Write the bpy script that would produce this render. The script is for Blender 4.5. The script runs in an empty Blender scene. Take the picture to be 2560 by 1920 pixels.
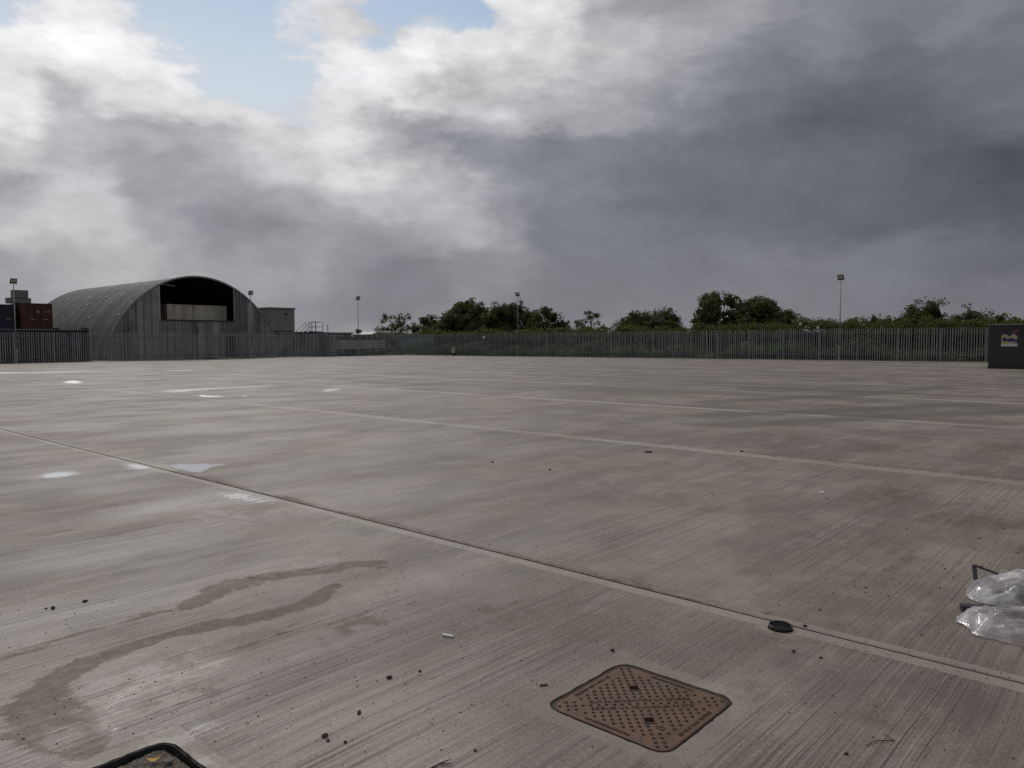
import bpy, bmesh, math, random
import numpy as np
from mathutils import Vector, Matrix, noise as mnoise
from mathutils.geometry import tessellate_polygon

random.seed(7)
rng = np.random.default_rng(11)
R = math.radians
scene = bpy.context.scene
col = scene.collection

# ------------------------------------------------------------------ camera
CAM_H = 1.55
cam_d = bpy.data.cameras.new('camera')
cam = bpy.data.objects.new('camera', cam_d)
col.objects.link(cam)
cam_d.sensor_width = 36.0
cam_d.lens = 26.72
cam_d.clip_start = 0.05
cam_d.clip_end = 6000
pitch = math.atan(107.5 / 1900.0)
roll = R(0.22)
M = Matrix.Rotation(math.pi / 2 - pitch, 4, 'X') @ Matrix.Rotation(-roll, 4, 'Z')
cam.matrix_world = Matrix.Translation((0, 0, CAM_H)) @ M
scene.camera = cam

# ------------------------------------------------------------------ exposure
scene.view_settings.view_transform = 'Standard'
scene.view_settings.look = 'None'
scene.view_settings.exposure = 0.0
scene.view_settings.gamma = 1.0
scene.view_settings.use_curve_mapping = False
scene.cycles.max_bounces = 6
scene.cycles.transparent_max_bounces = 12
scene.cycles.use_denoising = False
scene.cycles.sample_clamp_indirect = 4.0

# ------------------------------------------------------------------ sun
SUN_EL, SUN_AZ = R(43), R(-24)          # ahead of the camera, a little to the left, behind cloud
sd_ = bpy.data.lights.new('sun', 'SUN')
sd_.energy = 1.1
sd_.angle = R(14)
sd_.color = (1.0, 0.94, 0.87)
sun = bpy.data.objects.new('sun', sd_)
col.objects.link(sun)
sdir = Vector((math.sin(SUN_AZ) * math.cos(SUN_EL), math.cos(SUN_AZ) * math.cos(SUN_EL), math.sin(SUN_EL)))
sun.rotation_euler = sdir.to_track_quat('Z', 'Y').to_euler()
sun.location = (0, 0, 60)


# ------------------------------------------------------------------ node helper
class N:
    def __init__(s, tree):
        s.t = tree
        s.n = tree.nodes
        s.l = tree.links

    def new(s, typ, **kw):
        nd = s.n.new(typ)
        for k, v in kw.items():
            setattr(nd, k, v)
        return nd

    def put(s, sock, v):
        if isinstance(v, bpy.types.NodeSocket):
            s.l.new(v, sock)
        elif v is not None:
            sock.default_value = v

    def m(s, op, a, b=None, c=None, clamp=False):
        nd = s.n.new('ShaderNodeMath')
        nd.operation = op
        nd.use_clamp = clamp
        s.put(nd.inputs[0], a)
        s.put(nd.inputs[1], b)
        s.put(nd.inputs[2], c)
        return nd.outputs[0]

    def vm(s, op, a, b=None, out=0):
        nd = s.n.new('ShaderNodeVectorMath')
        nd.operation = op
        s.put(nd.inputs[0], a)
        s.put(nd.inputs[1], b)
        return nd.outputs[out]

    def xyz(s, x, y, z=0.0):
        nd = s.n.new('ShaderNodeCombineXYZ')
        s.put(nd.inputs[0], x)
        s.put(nd.inputs[1], y)
        s.put(nd.inputs[2], z)
        return nd.outputs[0]

    def noise(s, vec, scale, detail=4, rough=0.55, out=0, dist=0.0, dim='3D'):
        nd = s.n.new('ShaderNodeTexNoise')
        nd.noise_dimensions = dim
        s.put(nd.inputs['Vector'], vec)
        nd.inputs['Scale'].default_value = scale
        nd.inputs['Detail'].default_value = detail
        nd.inputs['Roughness'].default_value = rough
        nd.inputs['Distortion'].default_value = dist
        return nd.outputs[out]

    def mr(s, v, a, b, c=0.0, d=1.0, smooth=True):
        nd = s.n.new('ShaderNodeMapRange')
        nd.interpolation_type = 'SMOOTHSTEP' if smooth else 'LINEAR'
        s.put(nd.inputs[0], v)
        for i, q in zip((1, 2, 3, 4), (a, b, c, d)):
            s.put(nd.inputs[i], q)
        return nd.outputs[0]

    def mix(s, f, a, b, blend='MIX'):
        nd = s.n.new('ShaderNodeMix')
        nd.data_type = 'RGBA'
        nd.blend_type = blend
        s.put(nd.inputs[0], f)
        for i, q in ((6, a), (7, b)):
            if isinstance(q, tuple) and len(q) == 3:
                q = q + (1.0,)
            s.put(nd.inputs[i], q)
        return nd.outputs[2]

    def fmix(s, f, a, b):
        nd = s.n.new('ShaderNodeMix')
        nd.data_type = 'FLOAT'
        s.put(nd.inputs[0], f)
        s.put(nd.inputs[2], a)
        s.put(nd.inputs[3], b)
        return nd.outputs[0]


# ------------------------------------------------------------------ sky: clear Nishita sky seen through gaps in a broken cloud deck
world = bpy.data.worlds.new('World')
scene.world = world
world.use_nodes = True
w = N(world.node_tree)
w.n.clear()
geo = w.new('ShaderNodeTexCoord')
D = w.vm('NORMALIZE', geo.outputs['Generated'])
sp = w.new('ShaderNodeSeparateXYZ')
w.l.new(D, sp.inputs[0])
dx, dy, dz = sp.outputs
az = w.m('ARCTAN2', dx, dy)
hyp = w.m('SQRT', w.m('ADD', w.m('MULTIPLY', dx, dx), w.m('MULTIPLY', dy, dy)))
el = w.m('DIVIDE', dz, w.m('MAXIMUM', hyp, 0.02))
# clouds stretch sideways towards the horizon
stretch = w.xyz(az, w.m('MULTIPLY', el, 1.9), 0.0)
w1 = w.noise(stretch, 5.5, 7, 0.56, out=1)
w2 = w.noise(stretch, 19.0, 6, 0.6, out=1)
s1 = w.new('ShaderNodeSeparateXYZ'); w.l.new(w1, s1.inputs[0])
s2 = w.new('ShaderNodeSeparateXYZ'); w.l.new(w2, s2.inputs[0])
lowk = w.mr(el, 0.0, 0.22, 0.65, 1.0)
azw = w.m('ADD', az, w.m('MULTIPLY', lowk, w.m('ADD', w.m('MULTIPLY', w.m('SUBTRACT', s1.outputs[0], 0.5), 0.17),
                         w.m('MULTIPLY', w.m('SUBTRACT', s2.outputs[0], 0.5), 0.075))))
elw = w.m('ADD', el, w.m('MULTIPLY', lowk, w.m('ADD', w.m('MULTIPLY', w.m('SUBTRACT', s1.outputs[1], 0.5), 0.13),
                         w.m('MULTIPLY', w.m('SUBTRACT', s2.outputs[1], 0.5), 0.060))))
pos = w.m('ADD', w.m('DIVIDE', azw, math.pi), 0.5, clamp=True)
# cloud brightness (display grey) and, after the point, cover in tenths, every 3 degrees of azimuth from -36 to 36
SKY_E = [0, .045, .09, .135, .18, .225, .26, .295, .33, .365, .40, .435, .47]
SKY = [
"150 150 150 150 150 150 150 150 150 150 148 146 140 132 128 125 122 120 118 116 115 114 113 112 112",
"150 152 156 151 155 154 149 144 137 131 129 126 119 114 113 113 111 110 110 108 105 104 101 99 98",
"155 156 173 179 164 156 162 155 141 131 135 141 143 120 113 111 107 111 116 112 108 102 95 90 89",
"181 183 185 182 161 144 146 155 148 150 161 171 153 130 115 108 104 102 101 96 91 86 81 77 75",
"154 155 180 179 154 155 158 167 176 179 174 169 147 132 117 108 103 99 97 95 91 86 77 69 72",
"197 189 173 154 155 166 181 188.9 206 193 166 139 138 127 118 111 105 100 96 93 87 85 86 94 100",
"221 220 178 167 169 171 194 205.8 208 171 149 136 147 130 124 118 111 101 95 88 84 85 95 105 105",
"211 213 214 206 213 212.9 213.8 200.5 210 173 151 163 168 163 160 152 135 117 103 91 86 88 97 104 105",
"206.6 214.9 237 229.10 230.9 193.4 193.1 193.2 215.8 215 191 181 192 191 174 164 151 136 115 101 94 93 100 108 110",
"190.3 194.4 226.9 214.7 202.4 190.1 191.0 200.4 215.8 215.8 226 210.10 211 200 184 177 161 146 134 121 107 118 126 116 115",
"190.3 191.3 215.8 202.4 191.0 190.0 191.1 206.7 204.8 197.3 208.5 200.4 220 206 169 182 167 153 155 137 119 120 127 116 115",
"190.3 191.3 215.8 203.4 191.0 190.0 190.1 210.7 204.6 195.1 195.2 196.2 224 201 168 152 154 160 160 139 119 120 127 116 115",
"190.3 190.3 215.8 203.4 191.0 190.0 190.1 210.7 204.7 195.1 195.2 196.2 225 201 168 152 154 160 160 139 119 121 127 116 115",
]
def lin(g):
    g /= 255.0
    return g / 12.92 if g <= 0.04045 else ((g + 0.055) / 1.055) ** 2.4
def cloud_rgb(g, e):
    d = max(0.0, min(1.0, (190 - g) / 100.0))
    warm = max(0.0, 1 - e / 0.16) * 0.5
    t = (g * (1 - 0.022 * d + 0.018 * warm), g * (1.0 + 0.004 * d), g * (1.0 + 0.068 * d - 0.03 * warm) + 1)
    return tuple(lin(q) for q in t)
def ramp_row(vals, e):
    nd = w.new('ShaderNodeValToRGB')
    cr = nd.color_ramp
    cr.interpolation = 'EASE'
    stops = [(0.0, 118, 1.0), (0.2, (vals[0][0] + 140) / 2, 1.0)]
    for i, (g, d) in enumerate(vals):
        stops.append((0.5 + R(-36 + 3 * i) / math.pi, g, d))
    stops += [(0.8, (vals[-1][0] + 112) / 2, 1.0), (1.0, 118, 1.0)]
    while len(cr.elements) > 1:
        cr.elements.remove(cr.elements[-1])
    for i, (p, g, d) in enumerate(stops):
        e_ = cr.elements[0] if i == 0 else cr.elements.new(p)
        e_.position = p
        e_.color = (*cloud_rgb(g, e), d)
    w.l.new(pos, nd.inputs[0])
    return nd.outputs[0], nd.outputs[1]
cc = ca = None
for j, row in enumerate(SKY):
    vals = []
    for t in row.split():
        a, _, b = t.partition('.')
        g_ = float(a)
        if 100 < g_ < 185: g_ -= min(1.0, (g_ - 100) / 30) * max(0, 185 - g_) * 0.16
        if g_ < 120: g_ = g_ * 1.03 + (6 if SKY_E[j] > .1 else 9)
        vals.append((g_, int(b) / 10.0 if b else 1.0))
    c_, a_ = ramp_row(vals, SKY_E[j])
    if cc is None:
        cc, ca = c_, a_
    else:
        f = w.mr(elw, SKY_E[j - 1], SKY_E[j])
        cc, ca = w.mix(f, cc, c_), w.fmix(f, ca, a_)
# overhead the same broken deck goes on
fz = w.mr(elw, 0.50, 0.95)
cc = w.mix(fz, cc, (*[lin(168)] * 3, 1))
ca = w.fmix(fz, ca, 0.86)
# billows and wisps inside the clouds
det = w.noise(w.vm('ADD', stretch, (3.1, 1.7, 0.4)), 9.0, 9, 0.58)
fine = w.noise(stretch, 34.0, 6, 0.6)
vz = w.new('ShaderNodeTexVoronoi'); vz.voronoi_dimensions = '2D'; vz.feature = 'SMOOTH_F1'; vz.normalize = True
vz.inputs['Scale'].default_value = 6.5; vz.inputs['Detail'].default_value = 3; vz.inputs['Roughness'].default_value = 0.55; vz.inputs['Smoothness'].default_value = 0.6
w.l.new(w.vm('ADD', stretch, w.vm('MULTIPLY', w.noise(stretch, 7.0, 5, 0.6, out=1), (.22, .22, .22))), vz.inputs['Vector'])
puff = w.m('SUBTRACT', 0.42, vz.outputs['Distance'])
lum = w.new('ShaderNodeRGBToBW'); w.l.new(cc, lum.inputs[0])
amp = w.mr(lum.outputs[0], 0.07, 0.5, 0.30, 0.52)
amp = w.m('MULTIPLY', amp, w.mr(el, 0.0, 0.22, 0.5, 1.0))
mul = w.m('ADD', 1.0, w.m('MULTIPLY', w.m('SUBTRACT', w.m('ADD', w.m('ADD', w.m('MULTIPLY', det, 0.75), w.m('MULTIPLY', fine, 0.25)), w.m('MULTIPLY', puff, 0.55)), 0.5), w.m('MULTIPLY', amp, 2.2)))
cc = w.vm('MULTIPLY', cc, w.xyz(mul, mul, mul))
edge = w.m('ADD', ca, w.m('MULTIPLY', w.m('SUBTRACT', w.noise(stretch, 13.0, 10, 0.62), 0.5), 1.0))
dens = w.mr(edge, 0.30, 0.78)
nish = w.new('ShaderNodeTexSky')
nish.sky_type = 'NISHITA'
nish.sun_disc = False
nish.sun_elevation = SUN_EL
nish.sun_rotation = SUN_AZ
nish.air_density = 1.0
nish.dust_density = 2.0
haze_blue = w.mix(0.85, nish.outputs[0], w.mix(w.mr(el, 0.28, 0.46), (5.4, 6.2, 7.0, 1), (3.2, 4.6, 6.4, 1)))
cl10 = w.vm('MULTIPLY', cc, (10.6, 10.6, 10.7))
fin = w.mix(dens, haze_blue, cl10)
bg = w.new('ShaderNodeBackground')
bg.inputs[1].default_value = 0.1
w.l.new(fin, bg.inputs[0])
wo = w.new('ShaderNodeOutputWorld')
w.l.new(bg.outputs[0], wo.inputs[0])
world.cycles.sampling_method = 'MANUAL'
world.cycles.sample_map_resolution = 512

# ------------------------------------------------------------------ frames of the yard
TH = R(41.8)
VD = Vector((math.sin(TH), math.cos(TH), 0))       # along the brushing, away to the right
UD = Vector((math.cos(TH), -math.sin(TH), 0))      # along the long joints, towards the right
def uv(u, v, z=0.0):
    p = UD * u + VD * v
    return Vector((p.x, p.y, z))
YAW = -TH                                          # rotation that turns local x,y into u,v
L0 = Vector((-36.173, 60.13, 0)); TL = R(40.63)
LS = Vector((math.sin(TL), math.cos(TL), 0)); LN = Vector((-math.cos(TL), math.sin(TL), 0))
def lf(s, n, z=0.0):
    p = L0 + LS * s + LN * n
    return Vector((p.x, p.y, z))
L_ANG = math.atan2(LS.y, LS.x)
R0 = Vector((-12.946, 87.70, 0))
RS = Vector((2.1556, -1.7076, 0)).normalized(); RN = Vector((1.7076, 2.1556, 0)).normalized()
def rf(s, n, z=0.0):
    p = R0 + RS * s + RN * n
    return Vector((p.x, p.y, z))
R_ANG = math.atan2(RS.y, RS.x)

# ------------------------------------------------------------------ object helpers
def tag(o, label=None, cat=None, group=None, kind=None):
    if label: o['label'] = label
    if cat: o['category'] = cat
    if group: o['group'] = group
    if kind: o['kind'] = kind
    return o
def empty(name, loc=(0, 0, 0), rz=0.0, label=None, cat=None, group=None, parent=None):
    o = bpy.data.objects.new(name, None)
    o.empty_display_size = 0.3
    o.location = loc
    o.rotation_euler = (0, 0, rz)
    col.objects.link(o)
    if parent: o.parent = parent
    return tag(o, label, cat, group)
def link_mesh(name, me, mat=None, parent=None, loc=None, rz=0.0, smooth=False):
    if mat and not me.materials:
        me.materials.append(mat)
    if smooth:
        for p in me.polygons: p.use_smooth = True
    o = bpy.data.objects.new(name, me)
    col.objects.link(o)
    if parent: o.parent = parent
    if loc is not None: o.location = loc
    if rz: o.rotation_euler = (0, 0, rz)
    return o
class MB:
    """collects simple shapes into one mesh"""
    def __init__(s):
        s.v = []; s.f = []
    def add(s, vs, fs):
        k = len(s.v)
        s.v += [tuple(q) for q in vs]
        s.f += [tuple(i + k for i in q) for q in fs]
        return s
    def box(s, x0, x1, y0, y1, z0, z1, mat=None):
        vs = [Vector((x, y, z)) for z in (z0, z1) for y in (y0, y1) for x in (x0, x1)]
        if mat: vs = [mat @ q for q in vs]
        return s.add(vs, [(0, 2, 3, 1), (4, 5, 7, 6), (0, 1, 5, 4), (2, 6, 7, 3), (0, 4, 6, 2), (1, 3, 7, 5)])
    def tube(s, pts, rad, seg=8, caps=True):
        pts = [Vector(p) for p in pts]
        if not hasattr(rad, '__len__'): rad = [rad] * len(pts)
        k = len(s.v); up = None
        for i, p in enumerate(pts):
            d = (pts[min(i + 1, len(pts) - 1)] - pts[max(i - 1, 0)])
            d = d.normalized() if d.length > 1e-9 else Vector((0, 0, 1))
            a = d.cross(Vector((0, 0, 1)) if abs(d.z) < 0.9 else Vector((1, 0, 0))).normalized() if up is None else (up - d * up.dot(d)).normalized()
            up = a
            b = d.cross(a)
            for j in range(seg):
                t = 2 * math.pi * j / seg
                s.v.append(tuple(p + (a * math.cos(t) + b * math.sin(t)) * rad[i]))
        for i in range(len(pts) - 1):
            for j in range(seg):
                j2 = (j + 1) % seg
                s.f.append((k + i * seg + j, k + i * seg + j2, k + (i + 1) * seg + j2, k + (i + 1) * seg + j))
        if caps:
            s.f.append(tuple(k + j for j in reversed(range(seg))))
            s.f.append(tuple(k + (len(pts) - 1) * seg + j for j in range(seg)))
        return s
    def mesh(s, name):
        me = bpy.data.meshes.new(name)
        me.from_pydata(s.v, [], s.f)
        me.update()
        return me
    def obj(s, name, mat, parent=None, loc=None, rz=0.0, bevel=0.0, smooth=False):
        me = s.mesh(name)
        if bevel > 0:
            bm = bmesh.new(); bm.from_mesh(me)
            bmesh.ops.bevel(bm, geom=list(bm.edges), offset=bevel, segments=2, affect='EDGES', profile=0.6)
            bm.to_mesh(me); bm.free()
        return link_mesh(name, me, mat, parent, loc, rz, smooth)
def np_quads(name, verts, mat, parent=None, loc=None, per=4):
    """verts (n*per,3) array, one separate polygon per group"""
    n = len(verts) // per
    me = bpy.data.meshes.new(name)
    me.vertices.add(len(verts)); me.vertices.foreach_set('co', np.asarray(verts, dtype=np.float32).ravel())
    me.loops.add(len(verts)); me.loops.foreach_set('vertex_index', np.arange(len(verts), dtype=np.int32))
    me.polygons.add(n)
    me.polygons.foreach_set('loop_start', np.arange(0, len(verts), per, dtype=np.int32))
    me.update(calc_edges=True)
    me.validate()
    return link_mesh(name, me, mat, parent, loc)
def new_mat(name):
    m = bpy.data.materials.new(name)
    m.use_nodes = True
    k = N(m.node_tree)
    b = k.n['Principled BSDF']
    return m, k, b
def pcoord(k):
    return k.new('ShaderNodeTexCoord').outputs['Object']
def simple(name, c, rough=0.6, metal=0.0, var=0.12, scale=3.0, dirt=None, dirt_amt=0.35, bump=0.0, streak=False, spec=0.5):
    """painted or plain surface: base colour, uneven tone, patches of dirt, streaks running down"""
    m, k, b = new_mat(name)
    g = k.new('ShaderNodeNewGeometry').outputs['Position']
    v = g
    n1 = k.noise(v, scale, 5, 0.6)
    colr = k.mix(k.mr(n1, 0.3, 0.7), tuple(q * (1 - var) for q in c), tuple(min(1, q * (1 + var)) for q in c))
    if dirt:
        sv = k.vm('MULTIPLY', g, (1.0, 1.0, 0.12)) if streak else g
        n2 = k.noise(sv, scale * 1.7, 6, 0.65)
        colr = k.mix(k.m('MULTIPLY', k.mr(n2, 0.48, 0.72), dirt_amt), colr, dirt)
    k.l.new(colr, b.inputs['Base Color'])
    k.l.new(k.mr(n1, 0.2, 0.8, rough - 0.08, min(1, rough + 0.1)), b.inputs['Roughness'])
    b.inputs['Metallic'].default_value = metal
    b.inputs['Specular IOR Level'].default_value = spec
    if bump:
        bp = k.new('ShaderNodeBump'); bp.inputs['Strength'].default_value = bump; bp.inputs['Distance'].default_value = 0.01
        k.l.new(k.noise(v, scale * 12, 4), bp.inputs['Height']); k.l.new(bp.outputs[0], b.inputs['Normal'])
    return m

# ------------------------------------------------------------------ concrete
def concrete_material():
    m, k, b = new_mat('broomed_concrete')
    g = k.new('ShaderNodeNewGeometry').outputs['Position']
    u = k.vm('DOT_PRODUCT', g, tuple(UD), out=1)
    v = k.vm('DOT_PRODUCT', g, tuple(VD), out=1)
    P = k.xyz(u, v, 0.0)
    st = k.new('ShaderNodeAttribute'); st.attribute_name = 'stain'
    ss = k.new('ShaderNodeSeparateColor'); k.l.new(st.outputs['Color'], ss.inputs[0])
    mud, rust, dark = ss.outputs
    ex = k.new('ShaderNodeAttribute'); ex.attribute_name = 'finish'
    se = k.new('ShaderNodeSeparateColor'); k.l.new(ex.outputs['Color'], se.inputs[0])
    trowel, wet, broomk = se.outputs
    # broom marks: fine lines and sparse deep scratches, both running along v
    wob = k.m('MULTIPLY', k.m('SUBTRACT', k.noise(P, 0.9, 2), 0.5), 0.05)
    uw = k.m('ADD', u, wob)
    f1 = k.noise(k.xyz(k.m('MULTIPLY', uw, 130.0), k.m('MULTIPLY', v, 0.6), 0.0), 1.0, 2, 0.5)
    f2 = k.noise(k.xyz(k.m('MULTIPLY', uw, 58.0), k.m('MULTIPLY', v, 0.26), 3.0), 1.0, 1, 0.5)
    f3 = k.noise(k.xyz(k.m('MULTIPLY', uw, 150.0), k.m('MULTIPLY', v, 2.5), 7.0), 1.0, 2, 0.6)
    big = k.noise(P, 0.45, 7, 0.68)
    mid = k.noise(k.xyz(k.m('MULTIPLY', u, 1.5), k.m('MULTIPLY', v, 0.5), 5.0), 1.0, 5, 0.6)
    ampn = k.mr(k.noise(k.xyz(k.m('MULTIPLY', u, 0.9), k.m('MULTIPLY', v, 0.55), 9.0), 1.0, 4, 0.6), 0.36, 0.60, 0.45, 1.0)
    spk = k.noise(P, 60.0, 4, 0.9)
    f4 = k.noise(k.xyz(k.m('MULTIPLY', u, 22.0), k.m('MULTIPLY', v, 1.2), 3.0), 1.0, 4, 0.65)
    tn = k.mr(k.m('ADD', trowel, k.m('MULTIPLY', k.m('SUBTRACT', k.noise(P, 11.0, 5, 0.7), 0.5), 0.9)), 0.35, 0.65)
    tn = k.m('MULTIPLY', tn, k.mr(trowel, 0.0, 0.3))
    trowel = tn
    bk = k.m('MULTIPLY', k.m('MULTIPLY', k.m('SUBTRACT', 1.0, trowel, clamp=True), broomk), ampn)
    lines = k.m('MULTIPLY', k.mr(f2, 0.60, 0.66), 1.0)
    finel = k.m('MULTIPLY', k.mr(f1, 0.56, 0.63), 1.0)
    base = k.mix(k.mr(big, 0.36, 0.62), (0.136, 0.107, 0.081, 1), (0.280, 0.233, 0.188, 1))
    base = k.mix(k.m('MULTIPLY', k.mr(mid, 0.40, 0.66), 0.45), base, (0.300, 0.257, 0.222, 1))
    base = k.mix(k.m('MULTIPLY', k.mr(k.noise(k.xyz(k.m('MULTIPLY', u, 0.7), k.m('MULTIPLY', v, 0.33), 2.0), 1.0, 6, 0.65), 0.46, 0.62), 0.72), base, (0.120, 0.086, 0.062, 1))
    base = k.mix(k.m('MULTIPLY', k.mr(k.noise(P, 14.0, 5, 0.7), 0.42, 0.62), 0.10), base, (0.15, 0.12, 0.10, 1))
    m2 = k.noise(k.xyz(k.m('MULTIPLY', u, 2.6), k.m('MULTIPLY', v, 1.1), 11.0), 1.0, 7, 0.7)
    base = k.mix(k.m('MULTIPLY', k.mr(m2, 0.50, 0.66), 0.55), base, (0.118, 0.090, 0.068, 1))
    base = k.mix(k.m('MULTIPLY', k.mr(m2, 0.48, 0.34), 0.45), base, (0.354, 0.307, 0.267, 1))
    # brush lines as colour (dirt settles in them)
    base = k.mix(k.m('MULTIPLY', k.m('MULTIPLY', lines, bk), 0.92), base, (0.050, 0.039, 0.032, 1))
    f5 = k.noise(k.xyz(k.m('MULTIPLY', uw, 75.0), k.m('MULTIPLY', v, 0.30), 13.0), 1.0, 1, 0.5)
    base = k.mix(k.m('MULTIPLY', k.m('MULTIPLY', k.mr(f5, 0.54, 0.61), bk), 0.42), base, (0.085, 0.066, 0.052, 1))
    base = k.mix(k.m('MULTIPLY', k.m('MULTIPLY', k.mr(f5, 0.46, 0.38), bk), 0.28), base, (0.40, 0.355, 0.31, 1))
    base = k.mix(k.m('MULTIPLY', k.m('MULTIPLY', finel, bk), 0.62), base, (0.075, 0.060, 0.052, 1))
    base = k.mix(k.m('MULTIPLY', k.m('MULTIPLY', k.mr(f3, 0.55, 0.70), bk), 0.22), base, (0.42, 0.38, 0.35, 1))
    base = k.mix(k.m('MULTIPLY', k.mr(spk, 0.51, 0.60), 0.42), base, (0.13, 0.105, 0.09, 1))
    base = k.mix(k.m('MULTIPLY', k.mr(spk, 0.47, 0.40), 0.34), base, (0.42, 0.385, 0.35, 1))
    # long streaks of traffic film far out, along the joints and across
    stx = k.noise(k.xyz(k.m('MULTIPLY', u, 0.12), k.m('MULTIPLY', v, 0.9), 4.0), 1.0, 5, 0.65)
    far = k.mr(v, 7.0, 22.0)
    base = k.mix(k.m('MULTIPLY', k.m('MULTIPLY', k.mr(stx, 0.46, 0.66), far), 0.88), base, (0.088, 0.075, 0.070, 1))
    # trowelled margins are paler and smoother, in places lost under dirt
    lost = k.mr(k.noise(k.xyz(k.m('MULTIPLY', u, 0.16), k.m('MULTIPLY', v, 0.35), 8.0), 1.0, 4, 0.65), 0.46, 0.60, 1.3, 0.5)
    lost = k.m('MAXIMUM', lost, k.mr(v, 6.0, 5.0))
    base = k.mix(k.m('ADD', k.m('MULTIPLY', k.mr(se.outputs[0], 0.76, 0.95), k.m('MULTIPLY', k.m('MULTIPLY', trowel, lost), k.mr(v, 5.0, 9.0, 0.42, 0.85))), k.m('MULTIPLY', trowel, 0.13)), base, (0.36, 0.32, 0.275, 1))
    base = k.mix(k.m('MULTIPLY', k.m('MULTIPLY', trowel, k.mr(k.noise(P, 6.0, 5, 0.7), 0.45, 0.65)), 0.35), base, (0.17, 0.145, 0.125, 1))
    # mud washed over the slab, with a ragged edge that catches in the brushing
    nm = k.noise(P, 6.0, 8, 0.66)
    rag = k.m('ADD', k.m('MULTIPLY', k.m('SUBTRACT', nm, 0.5), 1.5), k.m('MULTIPLY', k.m('SUBTRACT', f4, 0.5), 1.1))
    mf = k.mr(k.m('ADD', mud, rag), 0.40, 0.62)
    mudc = k.mix(k.noise(P, 60.0, 4, 0.7), (0.085, 0.057, 0.038, 1), (0.165, 0.118, 0.086, 1))
    mf = k.m('MULTIPLY', mf, k.mr(mud, 0.02, 0.16))
    # silt along the far side of the first long joint
    silt_and_shade = k.m('MULTIPLY', k.mr(v, 4.036, 4.044), k.mr(k.m('ADD', v, k.m('MULTIPLY', k.noise(k.xyz(k.m('MULTIPLY', u, 1.3), k.m('MULTIPLY', v, 9.0), 6.0), 1.0, 5, 0.65), -0.22)), 4.03, 3.97))
    silt_and_shade = k.m('MULTIPLY', silt_and_shade, k.m('MULTIPLY', k.mr(u, -10.0, -8.0), k.mr(u, -1.2, -2.4)))
    mf = k.m('MAXIMUM', mf, silt_and_shade)
    base = k.mix(k.m('MULTIPLY', mf, k.mr(k.noise(P, 13.0, 5, 0.7), 0.38, 0.62, 0.45, 0.92)), base, mudc)
    rf_ = k.m('MULTIPLY', k.mr(k.m('ADD', rust, k.m('MULTIPLY', rag, 0.9)), 0.2, 0.9), k.mr(rust, 0.01, 0.25))
    base = k.mix(k.m('MULTIPLY', rf_, 0.85), base, (0.110, 0.076, 0.046, 1))
    df = k.m('MULTIPLY', k.mr(k.m('ADD', dark, k.m('MULTIPLY', rag, 0.7)), 0.15, 0.95), k.mr(dark, 0.01, 0.25))
    base = k.mix(k.m('MULTIPLY', df, 0.72), base, (0.085, 0.074, 0.072, 1))
    k.l.new(base, b.inputs['Base Color'])
    # sheen: the brushed laitance shines a little in patches; damp places shine more
    rg = k.mr(k.noise(k.xyz(k.m('MULTIPLY', u, 0.8), k.m('MULTIPLY', v, 0.35), 1.0), 1.0, 6, 0.65), 0.35, 0.7, 0.68, 0.42)
    rg = k.m('ADD', rg, k.m('MULTIPLY', mf, 0.15))
    wf = k.mr(k.m('ADD', wet, k.m('MULTIPLY', rag, 0.8)), 0.35, 0.6)
    wf = k.m('MULTIPLY', wf, k.mr(wet, 0.01, 0.2))
    rg = k.m('SUBTRACT', rg, k.m('MULTIPLY', wf, 0.20))
    k.l.new(rg, b.inputs['Roughness'])
    b.inputs['Specular IOR Level'].default_value = 0.5
    h = k.m('ADD', k.m('MULTIPLY', k.m('MULTIPLY', f2, bk), 0.9), k.m('MULTIPLY', k.m('MULTIPLY', f1, bk), 0.7))
    h = k.m('ADD', h, k.m('MULTIPLY', k.m('MULTIPLY', f3, bk), 0.25))
    h = k.m('ADD', h, k.m('MULTIPLY', spk, 0.10))
    h = k.m('ADD', h, k.m('MULTIPLY', k.m('MULTIPLY', k.noise(P, 70.0, 3, 0.6), mf), 0.5))
    bp = k.new('ShaderNodeBump')
    bp.inputs['Strength'].default_value = 0.8
    bp.inputs['Distance'].default_value = 0.004
    k.l.new(h, bp.inputs['Height'])
    k.l.new(bp.outputs[0], b.inputs['Normal'])
    return m
CONC = concrete_material()
JOINT = simple('joint_sealant', (0.014, 0.011, 0.010), 0.8, var=0.3, scale=8)

# ------------------------------------------------------------------ stains laid on the slabs (shapes of their own)
def seg_field(uu, vv, pts, rad):
    """1 on the polyline, falling to 0 at rad"""
    out = np.zeros_like(uu)
    for i in range(len(pts) - 1):
        (a, b), (c, d) = pts[i][:2], pts[i + 1][:2]
        r0 = pts[i][2] if len(pts[i]) > 2 else rad
        r1 = pts[i + 1][2] if len(pts[i + 1]) > 2 else rad
        L2 = (c - a) ** 2 + (d - b) ** 2 + 1e-9
        t = np.clip(((uu - a) * (c - a) + (vv - b) * (d - b)) / L2, 0, 1)
        dist = np.hypot(uu - (a + t * (c - a)), vv - (b + t * (d - b)))
        out = np.maximum(out, np.clip(1 - dist / (r0 + t * (r1 - r0)), 0, 1))
    return out
def blob(uu, vv, u0, v0, ru, rv, k=1.0):
    q = ((uu - u0) / ru) ** 2 + ((vv - v0) / rv) ** 2
    return k * np.clip(1 - np.sqrt(q), 0, 1)
MUD1 = [(-4.22, 3.30, 0.086), (-4.30, 3.12, 0.159), (-4.34, 2.95, 0.146), (-4.44, 2.76, 0.146), (-4.50, 2.58, 0.159), (-4.52, 2.40, 0.195), (-4.49, 2.24, 0.159), (-4.40, 2.10, 0.146), (-4.33, 1.98, 0.086)]
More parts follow.
